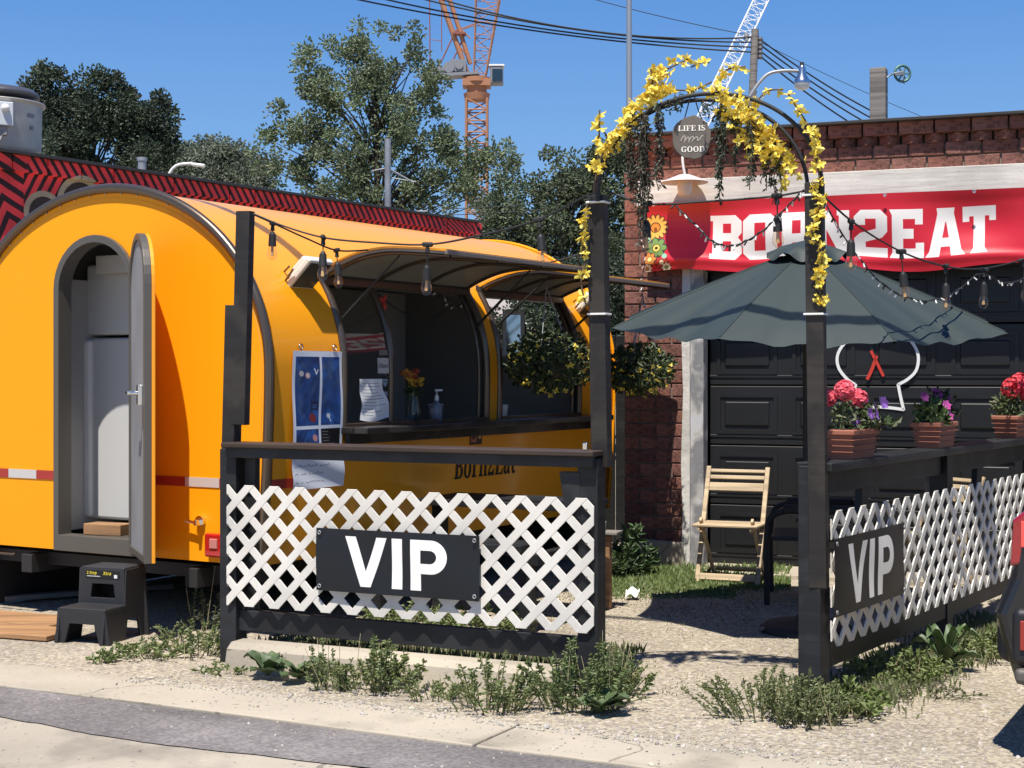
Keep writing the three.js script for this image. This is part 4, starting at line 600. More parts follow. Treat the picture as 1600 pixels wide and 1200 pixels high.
function garland(label, segs, d0) {
  const g = thing('flower_garland', label, 'flower garland', [0, 0, 0], 0, 'yellow flower garlands on the arch');
  for (const [pts, n, sp] of segs) {
    const cv = new THREE.CatmullRomCurve3(pts.map(([x, y, d]) => at(x, y, d ?? d0)));
    obj('twig', new THREE.TubeGeometry(cv, 20, .0035, 5), mat([.1, .06, .03], .8), g);
    for (let i = 0; i < n; i++) { const p = cv.getPoint(rnd()).add(V(gs() * sp, gs() * sp, gs() * sp * 1.2)); const m = raw('blossom', pick(blossomGeo), M.petal, g, p.toArray(), [rnd() * 6, rnd() * 6, rnd() * 6]); m.scale.setScalar(rr(.55, 1)); }
  }
  return g;
}
garland('dense yellow flower garland over the right shoulder of the arch', [
  [[[1118, 140], [1150, 165], [1185, 200], [1215, 240], [1240, 270]], 165, .038], [[[1130, 175], [1165, 215], [1195, 245]], 36, .028], [[[1180, 160], [1200, 142], [1224, 140]], 7, .008], [[[1120, 135], [1135, 110], [1165, 104]], 11, .013],
], 6.14);
garland('yellow flower garland over the left shoulder of the arch', [
  [[[960, 215], [985, 185], [1010, 155], [1045, 135]], 84, .03], [[[1010, 160], [1035, 115], [1075, 92]], 28, .016], [[[1015, 150], [1020, 120], [1016, 108]], 6, .01], [[[1040, 140], [1085, 140], [1112, 128]], 8, .012], [[[1080, 105], [1095, 98], [1108, 98]], 4, .005], [[[930, 265], [945, 235], [962, 215]], 26, .022],
], 6.24);
garland('thin yellow flower sprig climbing the left arch post', [
  [[[928, 300], [935, 240], [937, 172]], 14, .016], [[[912, 345], [908, 370], [914, 410], [908, 440]], 18, .011], [[[918, 320], [910, 345]], 4, .006], [[[908, 445], [915, 475]], 2, .004], [[[940, 200], [962, 235]], 6, .02],
], 6.28);
garland('yellow flower garland hanging down the right arch post', [
  [[[1268, 285], [1282, 320], [1268, 360], [1285, 400], [1278, 440], [1288, 478]], 54, .015], [[[1232, 148], [1243, 165], [1262, 195], [1275, 225], [1278, 262], [1282, 290]], 24, .013],
], 6.02);
// vines drooping from the hoops
function vines(label, strands, cols, d0) {
  const g = thing('hanging_vine', label, 'vine', [0, 0, 0], 0, 'artificial vines hanging from the arch'), lb = new LB(), st = [];
  for (const [x, y, len, n = 1, sx_ = 6] of strands) for (let k = 0; k < n; k++) {
    const a = at(x + gs() * sx_, y + gs() * 5, d0 + gs() * .04), L = len * rr(.6, 1.0) / F * d0, pts = [a]; for (let i = 1; i <= 5; i++) pts.push(a.clone().add(V(gs() * .012, -L * i / 5, gs() * .012)));
    st.push(tube(pts, .0018, 4, 10)); const cv = new THREE.CatmullRomCurve3(pts);
    for (let q = 0; q < L * 115; q++) { const p = cv.getPoint(rnd()), d = V(gs(), -.5 + gs() * .5, gs()).normalize(); lb.leaf(p, d, tang(d), rr(.018, .032), rr(.006, .011), pick(cols)); }
  }
  obj('stem', st, mat([.06, .05, .03], .9), g).userData.kind = 'stuff'; lb.build('foliage', M.leaf, g);
}
const VG = [[.055, .06, .03], [.08, .075, .045], [.04, .05, .025], [.1, .085, .06]];
vines('thick brownish green vine bunch hanging from the left of the arch', [[990, 195, 140, 6, 8], [1008, 180, 165, 8, 9], [1028, 180, 120, 5, 8], [985, 230, 70, 3], [1015, 190, 210, 3, 6], [1000, 250, 160, 2]], VG, 6.22);
vines('green vine bunch hanging from the right of the arch beside the slate sign', [[1132, 165, 150, 5, 7], [1150, 175, 90, 4, 8], [1172, 190, 110, 4, 7], [1128, 160, 180, 2, 4], [1200, 215, 85, 4, 6], [1206, 220, 140, 2, 4], [1100, 158, 22, 3, 8], [1225, 240, 60, 2], [1120, 160, 60, 3, 6]], [[.045, .075, .035], [.065, .085, .04], [.035, .05, .025]], 6.15);
vines('small green vine tuft at the top of the arch above the slate sign', [[1052, 150, 30, 4, 10], [1030, 165, 40, 4, 8]], [[.045, .08, .04], [.06, .085, .04]], 6.2);

// ---------- hanging baskets ----------
function basket(label, px, py, d, rx, ry, hook, lit) {
  const c = at(px, py, d), g = thing('hanging_basket', label, 'hanging basket', c.toArray(), 0, 'yellow flowering hanging baskets');
  obj('pot', lathe([[0, -.13], [.09, -.12], [.13, 0], [.135, 0], [.125, .0]], 20), M.darkPlastic, g);
  const h = hook.clone().sub(c); for (let k = 0; k < 3; k++) obj('chain', bar(V(.13 * Math.cos(k * 2.1), 0, .13 * Math.sin(k * 2.1)), h, .0035, 5), M.galv, g);
  const b = new LB(); for (let i = 0; i < 1500; i++) { const v = rdir(), q = Math.cbrt(rnd()), p = V(v.x * rx * q, v.y * ry * q - .02, v.z * rx * q), d = rdir(.1); b.leaf(p, d, tang(d), rr(.03, .05), .022, pick([[.05, .08, .02], [.07, .1, .025], [.035, .06, .015]])); } b.build('foliage', M.leaf, g);
  for (let i = 0; i < 70; i++) { const v = rdir(-.1); const m = raw('blossom', pick(blossomGeo), M.petal, g, [v.x * rx * rr(.85, 1.02), v.y * ry * rr(.85, 1) - .03, v.z * rx * rr(.85, 1.02)], [rnd() * 6, rnd() * 6, rnd() * 6]); m.scale.setScalar(.75); }
}
basket('yellow flowering hanging basket under the second serving awning', 860, 560, 9.5, .29, .2, at(854, 448, 9.55));
basket('yellow flowering hanging basket between the trailer and the brick pier', 1000, 572, 9.95, .23, .165, at(1004, 462, 10.0));

// ---------- string lights ----------
const bulbG = lathe([[0, -.125], [.012, -.12], [.022, -.105], [.024, -.088], [.017, -.062], [.013, -.052]], 14), socketG = fin([cy(.0165, .019, .055, 0, -.03, 0, 12), cy(.009, .015, .015, 0, .003, 0, 10)]), conG = fin([bx(.05, .022, .022, 0, 0, 0, 0, 0, 0, .008), cy(.008, .011, .03, 0, -.02, 0, 8)]);
const filM = mat([.5, .35, .18], .5);
function strand(label, pts, bulbs, sag = .0, r = .0045, sc = 1) {
  const g = thing('string_light', label, 'string lights', [0, 0, 0], 0, 'string lights across the yard');
  obj('cable', tube(pts, r, 6, pts.length * 8), M.wire, g);
  for (const [p, drop] of bulbs) { const s = new THREE.Group(); s.name = 'lamp'; s.position.copy(p); s.rotation.set(rr(-.1, .1), rnd() * 3, rr(-.12, .12)); s.scale.setScalar(sc); g.add(s); raw('connector', conG, M.wire, s); obj('lead', bar(V(0, -drop, 0), V(0, -.02, 0), .003, 5), M.wire, s); const k = raw('socket', socketG, M.wire, s, [0, -drop, 0]); raw('bulb', bulbG, M.glassBulb, s, [0, -drop, 0]); obj('filament', cy(.006, .008, .045, 0, -drop - .08, 0, 8), filM, s); }
  return g;
}
const A_ = (x, y, d) => at(x, y, d);
strand('upper string of bulbs from the left pole to the left arch post', [A_(396, 334, 7.0), A_(440, 352, 6.95), A_(505, 371, 6.9), A_(585, 379, 6.8), A_(668, 382, 6.72), A_(740, 370, 6.62), A_(842, 343, 6.5), A_(922, 303, 6.36)], [[A_(505, 371, 6.9), .075], [A_(668, 382, 6.72), .1], [A_(842, 343, 6.5), .075]]);
strand('lower string of bulbs from the left pole back over the first awning', [A_(396, 335, 7.05), A_(425, 348, 7.2), A_(480, 373, 7.5), A_(526, 391, 7.75), A_(590, 390, 8.1), A_(660, 392, 8.5), A_(760, 412, 8.8), A_(850, 411, 8.9), A_(925, 392, 9.0)], [[A_(426, 349, 7.2), .05], [A_(526, 391, 7.75), .07]]);
strand('string of bulbs between the two arch posts', [A_(946, 298, 6.3), A_(1008, 318, 6.26), A_(1100, 315, 6.2), A_(1214, 306, 6.13), A_(1260, 298, 6.08)], [[A_(1010, 318, 6.26), .08], [A_(1214, 306, 6.13), .085]]);
strand('string of bulbs running right from the right arch post', [A_(1282, 302, 6.05), A_(1330, 345, 6.3), A_(1408, 393, 6.8), A_(1476, 416, 7.2), A_(1530, 420, 7.6), A_(1600, 405, 8.1), A_(1680, 375, 8.6)], [[A_(1330, 346, 6.3), .085], [A_(1408, 393, 6.8), .1], [A_(1478, 416, 7.2), .09], [A_(1538, 422, 7.65), .07], [A_(1598, 407, 8.1), .1]]);
function fairy(label, pts, n) {
  const g = thing('fairy_light_string', label, 'fairy lights', [0, 0, 0], 0, 'strings of tiny fairy lights'); const cv = new THREE.CatmullRomCurve3(pts);
  obj('cable', [new THREE.TubeGeometry(cv, pts.length * 10, .003, 5), new THREE.TubeGeometry(new THREE.CatmullRomCurve3(cv.getPoints(40).map((p, i) => p.clone().add(V(0, .006 * Math.sin(i * 2), .006 * Math.cos(i * 2))))), 120, .0025, 5)], M.wire, g);
  const bg = cy(.0035, .0045, .022, 0, -.011, 0, 6);
  for (let i = 0; i < n; i++) { const p = cv.getPoint((i + rnd() * .6) / n); raw('mini_bulb', bg, i % 3 ? mat([.6, .6, .58], .3) : M.wire, g, p.toArray(), [rr(-.9, .9), 0, rr(-.9, .9)]); }
}
fairy('fairy light string hanging before the banner between the arch posts', [A_(1052, 318, 6.3), A_(1085, 350, 6.25), A_(1115, 378, 6.2), A_(1145, 384, 6.2), A_(1190, 362, 6.15), A_(1225, 328, 6.1), A_(1256, 296, 6.08)], 26);
fairy('fairy light string sagging from the right arch post across the umbrella', [A_(1285, 308, 6.05), A_(1310, 355, 6.3), A_(1340, 400, 6.6), A_(1385, 448, 6.9), A_(1440, 470, 7.2), A_(1490, 458, 7.5), A_(1532, 428, 7.7), A_(1570, 442, 7.9), A_(1600, 436, 8.1), A_(1660, 420, 8.5)], 46);
fairy('fairy light string hanging down the brick pier', [A_(1004, 322, 10.1), A_(1000, 365, 10.2), A_(1008, 400, 10.22), A_(1003, 440, 10.22), A_(1006, 480, 10.22)], 14);
fairy('fairy light string hanging under the first awning', [A_(650, 445, 9.0), A_(690, 462, 9.05), A_(705, 478, 9.1), A_(735, 470, 9.2)], 10);
// ---------- mural building far left ----------
{
  const A = [-8.8, 12.03], B = [-.62, 25], phi = Math.atan2(B[1] - A[1], B[0] - A[0]), L = Math.hypot(B[0] - A[0], B[1] - A[1]), HT = 3.77;
  const g = thing('mural_building', 'low building behind the trailer with red and black zigzag mural parapet', 'building', [A[0], 0, -A[1]], phi);
  const W = 2048, Hh = 512, x0 = 4.0, span = L - x0;             // the mural in view
  const mt = tex(W, 1, (u, v) => {
    const X = u * span, y = v * 1.3;                              // metres; v 0 at bottom
    const lim = 2.2; let ph, d;
    if (X < lim) { const q = (X * .9 + y * .35) % .8; ph = (1.3 - y) * 4.6 + X * 1.6 + (q < .4 ? q * 4.8 : (.8 - q) * 4.8); d = .45; }
    else { ph = X * 7.2 + Math.abs(y - 1.12) * (y > 1.12 ? 5.5 : 4.2) + (X > 10.4 && X < 11.2 ? Math.abs(y - .98) * 9 : 0); d = .42; }
    const w = .04 * (N1(X * 14, y * 14, 256) - .5), f = ((ph + w) % 1 + 1) % 1, n = .8 + .35 * fbm(N2, u, v, 40, 4, 8);
    const ax = (X - 3.03), ay = y - .8, bx_ = X - 2.49, by = y - .67, r1 = Math.hypot(ax, ay), r2 = Math.hypot(bx_ * .9, by);
    if (r1 < .36) return r1 > .285 ? [178 * n, 160 * n, 128 * n] : [62 * n, 48 * n, 42 * n];
    if (r2 < .26) return r2 > .195 ? [178 * n, 160 * n, 128 * n] : [62 * n, 48 * n, 42 * n];
    return f < d ? [52 * n, 26 * n, 27 * n] : [240 * n, 66 * n, 66 * n];
  }, true, Hh);
  mt.repeat.set(1, 1);
  const mm = new THREE.MeshStandardMaterial({ map: mt, roughness: .85, bumpMap: tBrickB, bumpScale: .004 });
  // painted coping blocks over a painted wall face
  const uvp = (geo) => { const p = geo.attributes.position, uv = new Float32Array(p.count * 2); for (let i = 0; i < p.count; i++) { uv[i * 2] = (p.getX(i) - x0) / span; uv[i * 2 + 1] = (p.getY(i) - (HT - 1.3)) / 1.3; } geo.setAttribute('uv', new THREE.BufferAttribute(uv, 2)); return geo; };
  raw('mural_wall', uvp(bx(span, 1.3, .2, x0 + span / 2, HT - .65 - .02, -.1, 0, 0, 0, 0)), mm, g);
  obj('wall', [bx(span, HT - 1.32, .19, x0 + span / 2, (HT - 1.32) / 2, -.1, 0, 0, 0, 0), bx(x0 - .01, HT, .2, x0 / 2, HT / 2, -.1, 0, 0, 0, 0), bx(.2, HT, 7.8, L - .1, HT / 2, -4.12, 0, 0, 0, 0), bx(.2, HT, 7.8, .1, HT / 2, -4.12, 0, 0, 0, 0), bx(L, HT, .2, L / 2, HT / 2, -8.1, 0, 0, 0, 0), bx(L - .4, .2, 7.8, L / 2, HT - .5, -4.1, 0, 0, 0, 0)], M.mortar, g);
  for (let x = x0; x < L - .3; x += .5) raw('coping_block', uvp(bx(.488, .19, .06, x + .25, HT - .1, .03, 0, 0, 0, .014)), mm, g);
  obj('cap_flashing', bx(L + .1, .035, .4, L / 2, HT + .01, -.08), mat([.03, .028, .027], .6), g);
  // rooftop fan
  const d = 17.9, c = at(-8, 235, d), f = thing('exhaust_fan', 'round brushed steel rooftop exhaust fan on the mural building', 'exhaust fan', [c.x, c.y - .13, c.z], .25);
  const br = mat([.5, .49, .46], .5, { metalness: .75, map: tMottle });
  obj('drum', lathe([[0, 0], [.42, 0], [.47, .06], [.52, .14], [.53, .62], [.57, .65], [.57, .67], [.5, .675], [0, .675]], 48), br, f);
  obj('cap', [lathe([[.36, .67], [.38, .72], [.5, .74], [.5, .78], [.44, .83], [0, .84]], 40)], mat([.1, .1, .115], .45, { metalness: .5 }), f);
  const sb = obj('switch_box', [bx(.19, .27, .1, .14, .47, .55, 0, .25, 0, .012)], mat([.55, .58, .6], .45), f); obj('knob', sph(.045, .16, .53, .615, 12), M.white, sb);
  obj('conduit', [bx(.1, .1, .08, .12, .28, .53), tube([V(.12, .24, .55), V(.08, .14, .58), V(-.1, .05, .58), V(-.3, .04, .55)], .014, 8)], mat([.25, .24, .24], .5), f);
  obj('faded_print', [bx(.11, .05, .004, .42, .5, .32, 0, .93, 0, .001), bx(.05, .05, .004, .43, .36, .31, 0, .93, 0, .001)], mat([.2, .21, .23], .6), f);
  const vp = thing('roof_vent', 'slim grey vent pipe behind the mural parapet', 'vent pipe', at(222, 262, 26).setY(3.2).toArray()); obj('pipe', cy(.07, .07, 1.75, 0, .87, 0, 14), M.galv, vp); obj('cap', cy(.085, .085, .06, 0, 1.74, 0, 14), M.galv, vp);
}
// ---------- trees ----------
function tree(label, base, d, lobes, { n = 260, per = 60, size = .1, spread = .24, cols, limb = .09, kind = 'pine' } = {}) {
  const b = at(base, 600, d).setY(0), g = thing('tree', label, 'tree', b.toArray()), lb = new LB(), br = [];
  const S = d / F, cl = [];
  let area = 0; lobes.forEach(l => area += l[2] * l[3]);
  for (const [x, y, rx, ry] of lobes) { const k = Math.ceil(n * rx * ry / area); for (let i = 0; i < k; i++) { const a = rnd() * 2 * PI, q = Math.sqrt(.12 + .88 * rnd()), c = at(x + Math.cos(a) * q * rx, y + Math.sin(a) * q * ry, d).sub(b); c.z += gs() * rx * S * .8 * Math.sqrt(Math.max(.1, 1 - q * q * .7)); cl.push(c); } }
  const top = Math.max(...cl.map(c => c.y)), mid = V(0, top * .42, 0), ctr = cl.reduce((a, c) => a.add(c), V()).divideScalar(cl.length);
  const tr = [V(0, -.1, 0), V(.05, top * .22, .03), V(ctr.x * .35, top * .5, ctr.z * .3), V(ctr.x * .7, top * .78, ctr.z), V(ctr.x, top * .93, ctr.z)];
  const tc = new THREE.CatmullRomCurve3(tr); for (let i = 0; i < 14; i++) br.push(bar(tc.getPoint(i / 14), tc.getPoint((i + 1) / 14), limb * 1.6 * (1.05 - i / 14), 8, limb * 1.6 * (1.05 - (i + 1) / 14)));
  obj('trunk', br, M.bark, g);
  const lim = []; cl.forEach((c, i) => { if (i % 3) return; const t = Math.max(.25, Math.min(.95, (c.y / top) * .75)), s = tc.getPoint(t), m = s.clone().lerp(c, .5).add(V(gs() * .15, .2 + gs() * .12, gs() * .15)); const r = limb * (.42 - .22 * t); lim.push(bar(s, m, r, 5, r * .6), bar(m, c, r * .6, 5, r * .15)); });
  obj('limb', lim, M.bark, g).userData.kind = 'stuff';
  for (const c of cl) { const tint = rr(.7, 1.25), sx2 = spread * rr(.6, 1.25); for (let i = 0; i < per; i++) { const v = rdir(.1), q = Math.pow(rnd(), .6) * sx2, p = c.clone().addScaledVector(v, q), dd = v.clone().add(rdir(.2)).normalize(); const co = pick(cols); lb.leaf(p, dd, tang(dd), size * rr(.7, 1.25), size * .55, co.map(k => k * tint)); } }
  const cr = lb.build('crown', M.leaf, g); cr.userData.kind = 'stuff';
}
const TG = [[.135, .185, .08], [.17, .215, .095], [.105, .15, .065], [.2, .24, .125]], TDk = [[.028, .055, .022], [.042, .075, .028], [.022, .042, .022]], TGy = [[.16, .19, .12], [.2, .23, .16], [.13, .16, .1]];
tree('tall airy green tree standing before the orange crane', 590, 34, [[590, 75, 40, 48], [530, 120, 60, 55], [640, 130, 62, 50], [480, 165, 52, 58], [455, 240, 58, 40], [560, 195, 85, 60], [660, 200, 60, 55], [500, 275, 80, 45], [600, 285, 80, 50], [700, 255, 60, 45], [750, 262, 52, 34], [700, 310, 60, 25], [420, 205, 18, 12], [650, 60, 18, 16], [780, 250, 30, 22], [470, 90, 24, 18]], { n: 300, per: 74, size: .095, spread: .26, cols: TG, limb: .1 });
tree('dense dark green tree behind the rooftop fan', 150, 36, [[75, 150, 36, 36], [110, 190, 60, 50], [165, 165, 50, 38], [205, 180, 40, 36], [245, 178, 20, 22], [150, 225, 100, 50], [225, 235, 38, 45], [60, 200, 40, 50], [250, 210, 18, 20]], { n: 130, per: 260, size: .1, spread: .34, cols: TDk, limb: .1 });
tree('pale grey green tree low behind the mural parapet', 335, 44, [[330, 250, 60, 26], [300, 270, 60, 30], [375, 272, 48, 28], [340, 295, 80, 24]], { n: 170, per: 90, size: .12, spread: .36, cols: TGy, limb: .08 });
tree('green tree between the crane and the left arch post', 880, 30, [[880, 290, 42, 26], [830, 330, 70, 40], [910, 330, 70, 45], [950, 275, 40, 36], [800, 372, 60, 30], [880, 390, 90, 40], [965, 330, 45, 60], [760, 395, 40, 25], [960, 420, 50, 40], [905, 262, 30, 14], [955, 240, 34, 24], [870, 240, 16, 8], [800, 290, 20, 14]], { n: 300, per: 75, size: .085, spread: .24, cols: [[.08, .11, .045], [.1, .14, .055], [.13, .17, .075], [.065, .09, .04]], limb: .08 });
tree('dark green tree low behind the trailer front, beside the brick pier', 930, 23, [[930, 450, 90, 40], [900, 500, 100, 45], [990, 520, 60, 70], [840, 520, 80, 50], [980, 430, 40, 30]], { n: 220, per: 80, size: .075, spread: .22, cols: TDk, limb: .07 });
// far pale house seen through the trailer's front window
{
  const h = thing('far_house', 'pale low house far behind, seen through the trailer window', 'house', [-1.0, 0, -27], .35);
  obj('wall', bx(5, 2.0, .3, 0, 1.0, 0, 0, 0, 0, 0), mat([.5, .47, .43], .8), h); obj('roof', TR(ext([[-.1, 2.0], [1.6, 2.65], [3.2, 2.0]], 5.4, .01), 2.7, 0, 0, 0, -PI / 2), mat([.3, .27, .25], .8), h);
}
{
  const bf = thing('board_fence', 'dark board fence closing the gap between the trailer and the garage', 'fence', [.35, 0, -12.2], R(-20));
  for (let k = 0; k < 9; k++) obj('board', bx(.135, 1.62 + rr(-.02, .02), .02, k * .14, .81, rr(-.003, .003)), M.blackWood, bf);
  obj('rail', bx(1.3, .08, .04, .55, 1.2, -.035), M.blackWood, bf);
}
// ---------- cranes ----------
function truss(list, a, b, w0, w1, bays, r, rb, up = V(0, 0, 1)) {        // square lattice girder
  const d = b.clone().sub(a).normalize(), s = V().crossVectors(d, up).normalize(), t = V().crossVectors(s, d).normalize();
  const cor = (k, q) => { const w = (w0 + (w1 - w0) * q) / 2; return a.clone().lerp(b, q).addScaledVector(s, (k === 0 || k === 3 ? -1 : 1) * w).addScaledVector(t, (k < 2 ? -1 : 1) * w); };
  for (let k = 0; k < 4; k++) { list.push(bar(cor(k, 0), cor(k, 1), r, 6)); for (let i = 0; i < bays; i++) { const k2 = (k + 1) % 4, q0 = i / bays, q1 = (i + 1) / bays; list.push(bar(i % 2 ? cor(k, q0) : cor(k2, q0), i % 2 ? cor(k2, q1) : cor(k, q1), rb, 5)); list.push(bar(cor(k, q0), cor(k2, q0), rb, 5)); } }
}
{
  const D = 115, p = (x, y, dz = 0) => at(x, y, D + dz), S = D / F, or = mat([.36, .165, .085], .6), red = mat([.24, .08, .06], .6), gr = mat([.2, .21, .23], .6);
  const g = thing('tower_crane', 'orange luffing tower crane rising behind the tall airy tree', 'crane', p(745, 590).setY(0).toArray()), o = g.position.clone(), q = (x, y, dz) => p(x, y, dz).sub(o);
  let l = []; truss(l, q(745, 610), q(745, 156), 1.55, 1.55, 26, .11, .06); obj('mast', l, or, g);
  obj('slewing_ring', [cy(1.0, .9, .5, ...q(745, 152).toArray(), 20), cy(.75, .75, 1.0, ...q(745, 140).toArray(), 12), cy(1.05, 1.05, .35, ...q(745, 126).toArray(), 20), bx(2.1, .5, 1.8, ...q(745, 131).toArray())], or, g);
  obj('counter_deck', [bx(4.4, .22, 1.6, ...q(703, 119).toArray(), 0, 0, .06), bx(.5, .6, 1.2, ...q(674, 114).toArray())], gr, g);
  obj('winch', [cy(.42, .42, 1.2, ...q(702, 107).toArray(), 14, PI / 2), cy(.3, .3, 1.2, ...q(718, 104).toArray(), 14, PI / 2), bx(1.2, .9, 1.0, ...q(716, 104).toArray()), bx(.5, .5, .8, ...q(690, 110).toArray())], gr, g);
  obj('guard_rail', [680, 688, 696, 704].map(x => bar(q(x, 118), q(x, 104), .03)).concat([bar(q(678, 106), q(708, 103), .03)]), mat([.6, .6, .6], .5), g);
  obj('frame_strut', [bar(q(675, -40), q(729, 112), .2, 8), bar(q(690, -40), q(735, 100), .17, 8), bar(q(709, 50), q(740, 40), .05), bar(q(707, 55), q(732, 92), .06), bar(q(735, 60), q(718, 44), .06)], or, g);
  obj('brace', [bx(1.0, .15, .8, ...q(718, 53).toArray()), bar(q(683, 110), q(712, 48), .06), bar(q(712, 48), q(745, 36), .05), bar(q(705, 100), q(726, 55), .06)], red, g);
  obj('pendant', [bar(q(672, 112), q(671, -40), .05), bar(q(690, 80), q(690, -40), .04), bar(q(674, 62), q(690, 64), .03)], red, g);
  l = []; truss(l, q(750, 116), q(768, -60), .9, 2.2, 9, .07, .035, V(0, 0, 1)); obj('jib', l, or, g);
  l = [bar(q(762, 100), q(789, -60), .06)]; obj('hoist_rope', l, red, g);
  const cab = obj('cab', [bx(1.0, 1.3, 1.2, ...q(776, 119).toArray(), 0, 0, 0, .08)], gr, g); obj('cab_roof', bx(1.15, .12, 1.3, ...q(776, 104).toArray()), M.white, cab); obj('cab_window', [bx(.75, .9, .05, ...q(777, 117, -.64).toArray())], mat([.02, .04, .06], .1), cab);
}
{
  const D = 130, p = (x, y) => at(x, y, D), g = thing('white_crane', 'white lattice boom of a crane behind the wooden utility pole', 'crane', p(910, 590).setY(0).toArray()), o = g.position.clone(), l = [];
  truss(l, p(905, 590).sub(o), p(1218, -60).sub(o), 1.15, 1.15, 52, .06, .03, V(0, 0, 1)); obj('boom', l, mat([.8, .8, .8], .5), g);
  obj('undercarriage', [bx(4, 1.4, 3, 0, .9, 0, 0, 0, 0, .2), bx(5, .9, .8, 0, .5, 1.8, 0, 0, 0, .3), bx(5, .9, .8, 0, .5, -1.8, 0, 0, 0, .3)], M.galv, g);
}
// ---------- poles, lamps, wires ----------
{
  const UP = 40, u = thing('utility_pole', 'leaning wooden utility pole with insulators behind the arch', 'utility pole', at(1160, 590, UP).setY(0).toArray()), o = u.position.clone(), q = (x, y, d = UP) => at(x, y, d).sub(o);
  obj('pole', bar(q(1155, 640), q(1180, 46), .13, 12, .095), M.greyWood, u);
  for (const y of [60, 67, 74, 81, 88]) { obj('insulator', [cy(.05, .07, .07, ...q(1188, y).toArray(), 10), cy(.075, .05, .05, ...q(1188, y + 3).toArray(), 10)], mat([.12, .12, .13], .35), u); }
  for (const y of [54, 60]) obj('insulator', cy(.05, .06, .1, ...q(1166, y).toArray(), 10), mat([.3, .3, .3], .4), u);
  obj('rack', [bar(q(1184, 52), q(1183, 92), .03), bar(q(1164, 58), q(1180, 58), .03), tube([q(1176, 92), q(1180, 110), q(1172, 122), q(1182, 145)], .02, 5)], M.rubber, u);
  const lamp = thing('street_lamp', 'silver bell-shaped street lamp on a curved arm beside the utility pole', 'street lamp', at(1168, 150, UP - .3).toArray()), lo = lamp.position.clone(), lq = (x, y) => at(x, y, UP - .3).sub(lo);
  obj('arm', tube([lq(1166, 160), lq(1184, 132), lq(1200, 116), lq(1220, 111), lq(1248, 111)], .045, 8), M.galv, lamp);
  const hd = lq(1253, 122); obj('reflector', TR(lathe([[.06, .32], [.1, .26], [.11, .1], [.2, -.06], [.205, -.14]], 24), ...hd.toArray()), mat([.62, .63, .65], .22, { metalness: 1, side: THREE.DoubleSide }), lamp);
  obj('lens', TR(lathe([[.2, -.14], [.19, -.24], [.12, -.3], [0, -.32]], 24), ...hd.toArray()), phys([.7, .72, .72], .25, { transmission: .4, thickness: 0, side: THREE.DoubleSide }), lamp);
  obj('photo_cell', cy(.05, .06, .1, hd.x, hd.y + .36, hd.z, 12), M.rubber, lamp);
  const tall = thing('light_mast', 'tall plain grey metal mast behind the left side of the arch', 'mast', at(983, 590, 30).setY(0).toArray()); obj('mast', cy(.045, .075, 12, 0, 6, 0, 14), mat([.3, .33, .37], .5, { metalness: .5 }), tall);
  const short = thing('short_pole', 'short grey pole with cross wires before the tall airy tree', 'pole', at(606, 590, 29).setY(0).toArray()); const so = short.position.clone(), sq = (x, y) => at(x, y, 29).sub(so);
  obj('pole', cy(.06, .065, sq(606, 217).y, 0, sq(606, 217).y / 2, 0, 14), M.galv, short); for (const b of [bar(sq(582, 267), sq(606, 262), .012), bar(sq(606, 262), sq(646, 285), .015), bar(sq(612, 278), sq(650, 284), .01), bar(sq(608, 265), sq(628, 276), .01), bar(sq(622, 330), sq(668, 330), .01)]) obj('cross_wire', b, M.galv, short);
  const l2 = thing('street_lamp', 'low pale cobra-head street lamp before the grey green tree', 'street lamp', at(263, 270, 33).toArray()), p2 = l2.position.clone(), q2 = (x, y) => at(x, y, 33).sub(p2);
  obj('arm', [tube([q2(258, 330), q2(263, 275), q2(275, 259), q2(300, 255)], .03, 8)], M.white, l2); obj('lamp_head', TR(bx(.3, .07, .14, 0, 0, 0, 0, 0, -.12, .03), ...q2(310, 258).toArray()), M.white, l2);
  const pst = thing('wood_pole', 'short wooden pole top among the trees left of the arch', 'pole', at(875, 590, 31).setY(0).toArray()); obj('pole', cy(.06, .07, at(0, 283, 31).y, 0, at(0, 283, 31).y / 2, 0, 12), M.greyWood, pst);
  let k = 0; const wire = (lab, a, b, sag, r) => { const m = a.clone().lerp(b, .5); m.y -= sag; one('overhead_wire', lab, 'wire', new THREE.TubeGeometry(new THREE.QuadraticBezierCurve3(a, m.multiplyScalar(1), b), 24, r, 5), M.wire, 'overhead wires at the utility pole'); };
  const nth = ['highest', 'second', 'third', 'lowest'];
  [[628, -20, 58], [560, -30, 66], [485, -30, 74], [430, -30, 82]].forEach(([x, y, y1], i) => wire(nth[i] + ' of four dark overhead wires left of the utility pole', at(x, y, 39), at(1186, y1, 40), .9 - i * .1, .022));
  [[1395, 190, 62], [1395, 202, 70], [1395, 214, 80], [1380, 222, 88]].forEach(([x, y, y1], i) => wire(nth[i] + ' of four dark wires falling right from the utility pole', at(1188, y1, 40), at(x, y, 42), .25, .022));
  wire('thin upper wire running left from the utility pole top', at(890, -12, 40), at(1170, 55, 40), .12, .011); wire('thin faint wire falling far right across the sky', at(1188, 66, 40), at(1440, 182, 41), .1, .008);
  wire('thin wire low before the trees, upper', at(690, 326, 29), at(860, 316, 29), .05, .008); wire('thin wire low before the trees, lower', at(690, 336, 29), at(870, 325, 29), .05, .008);
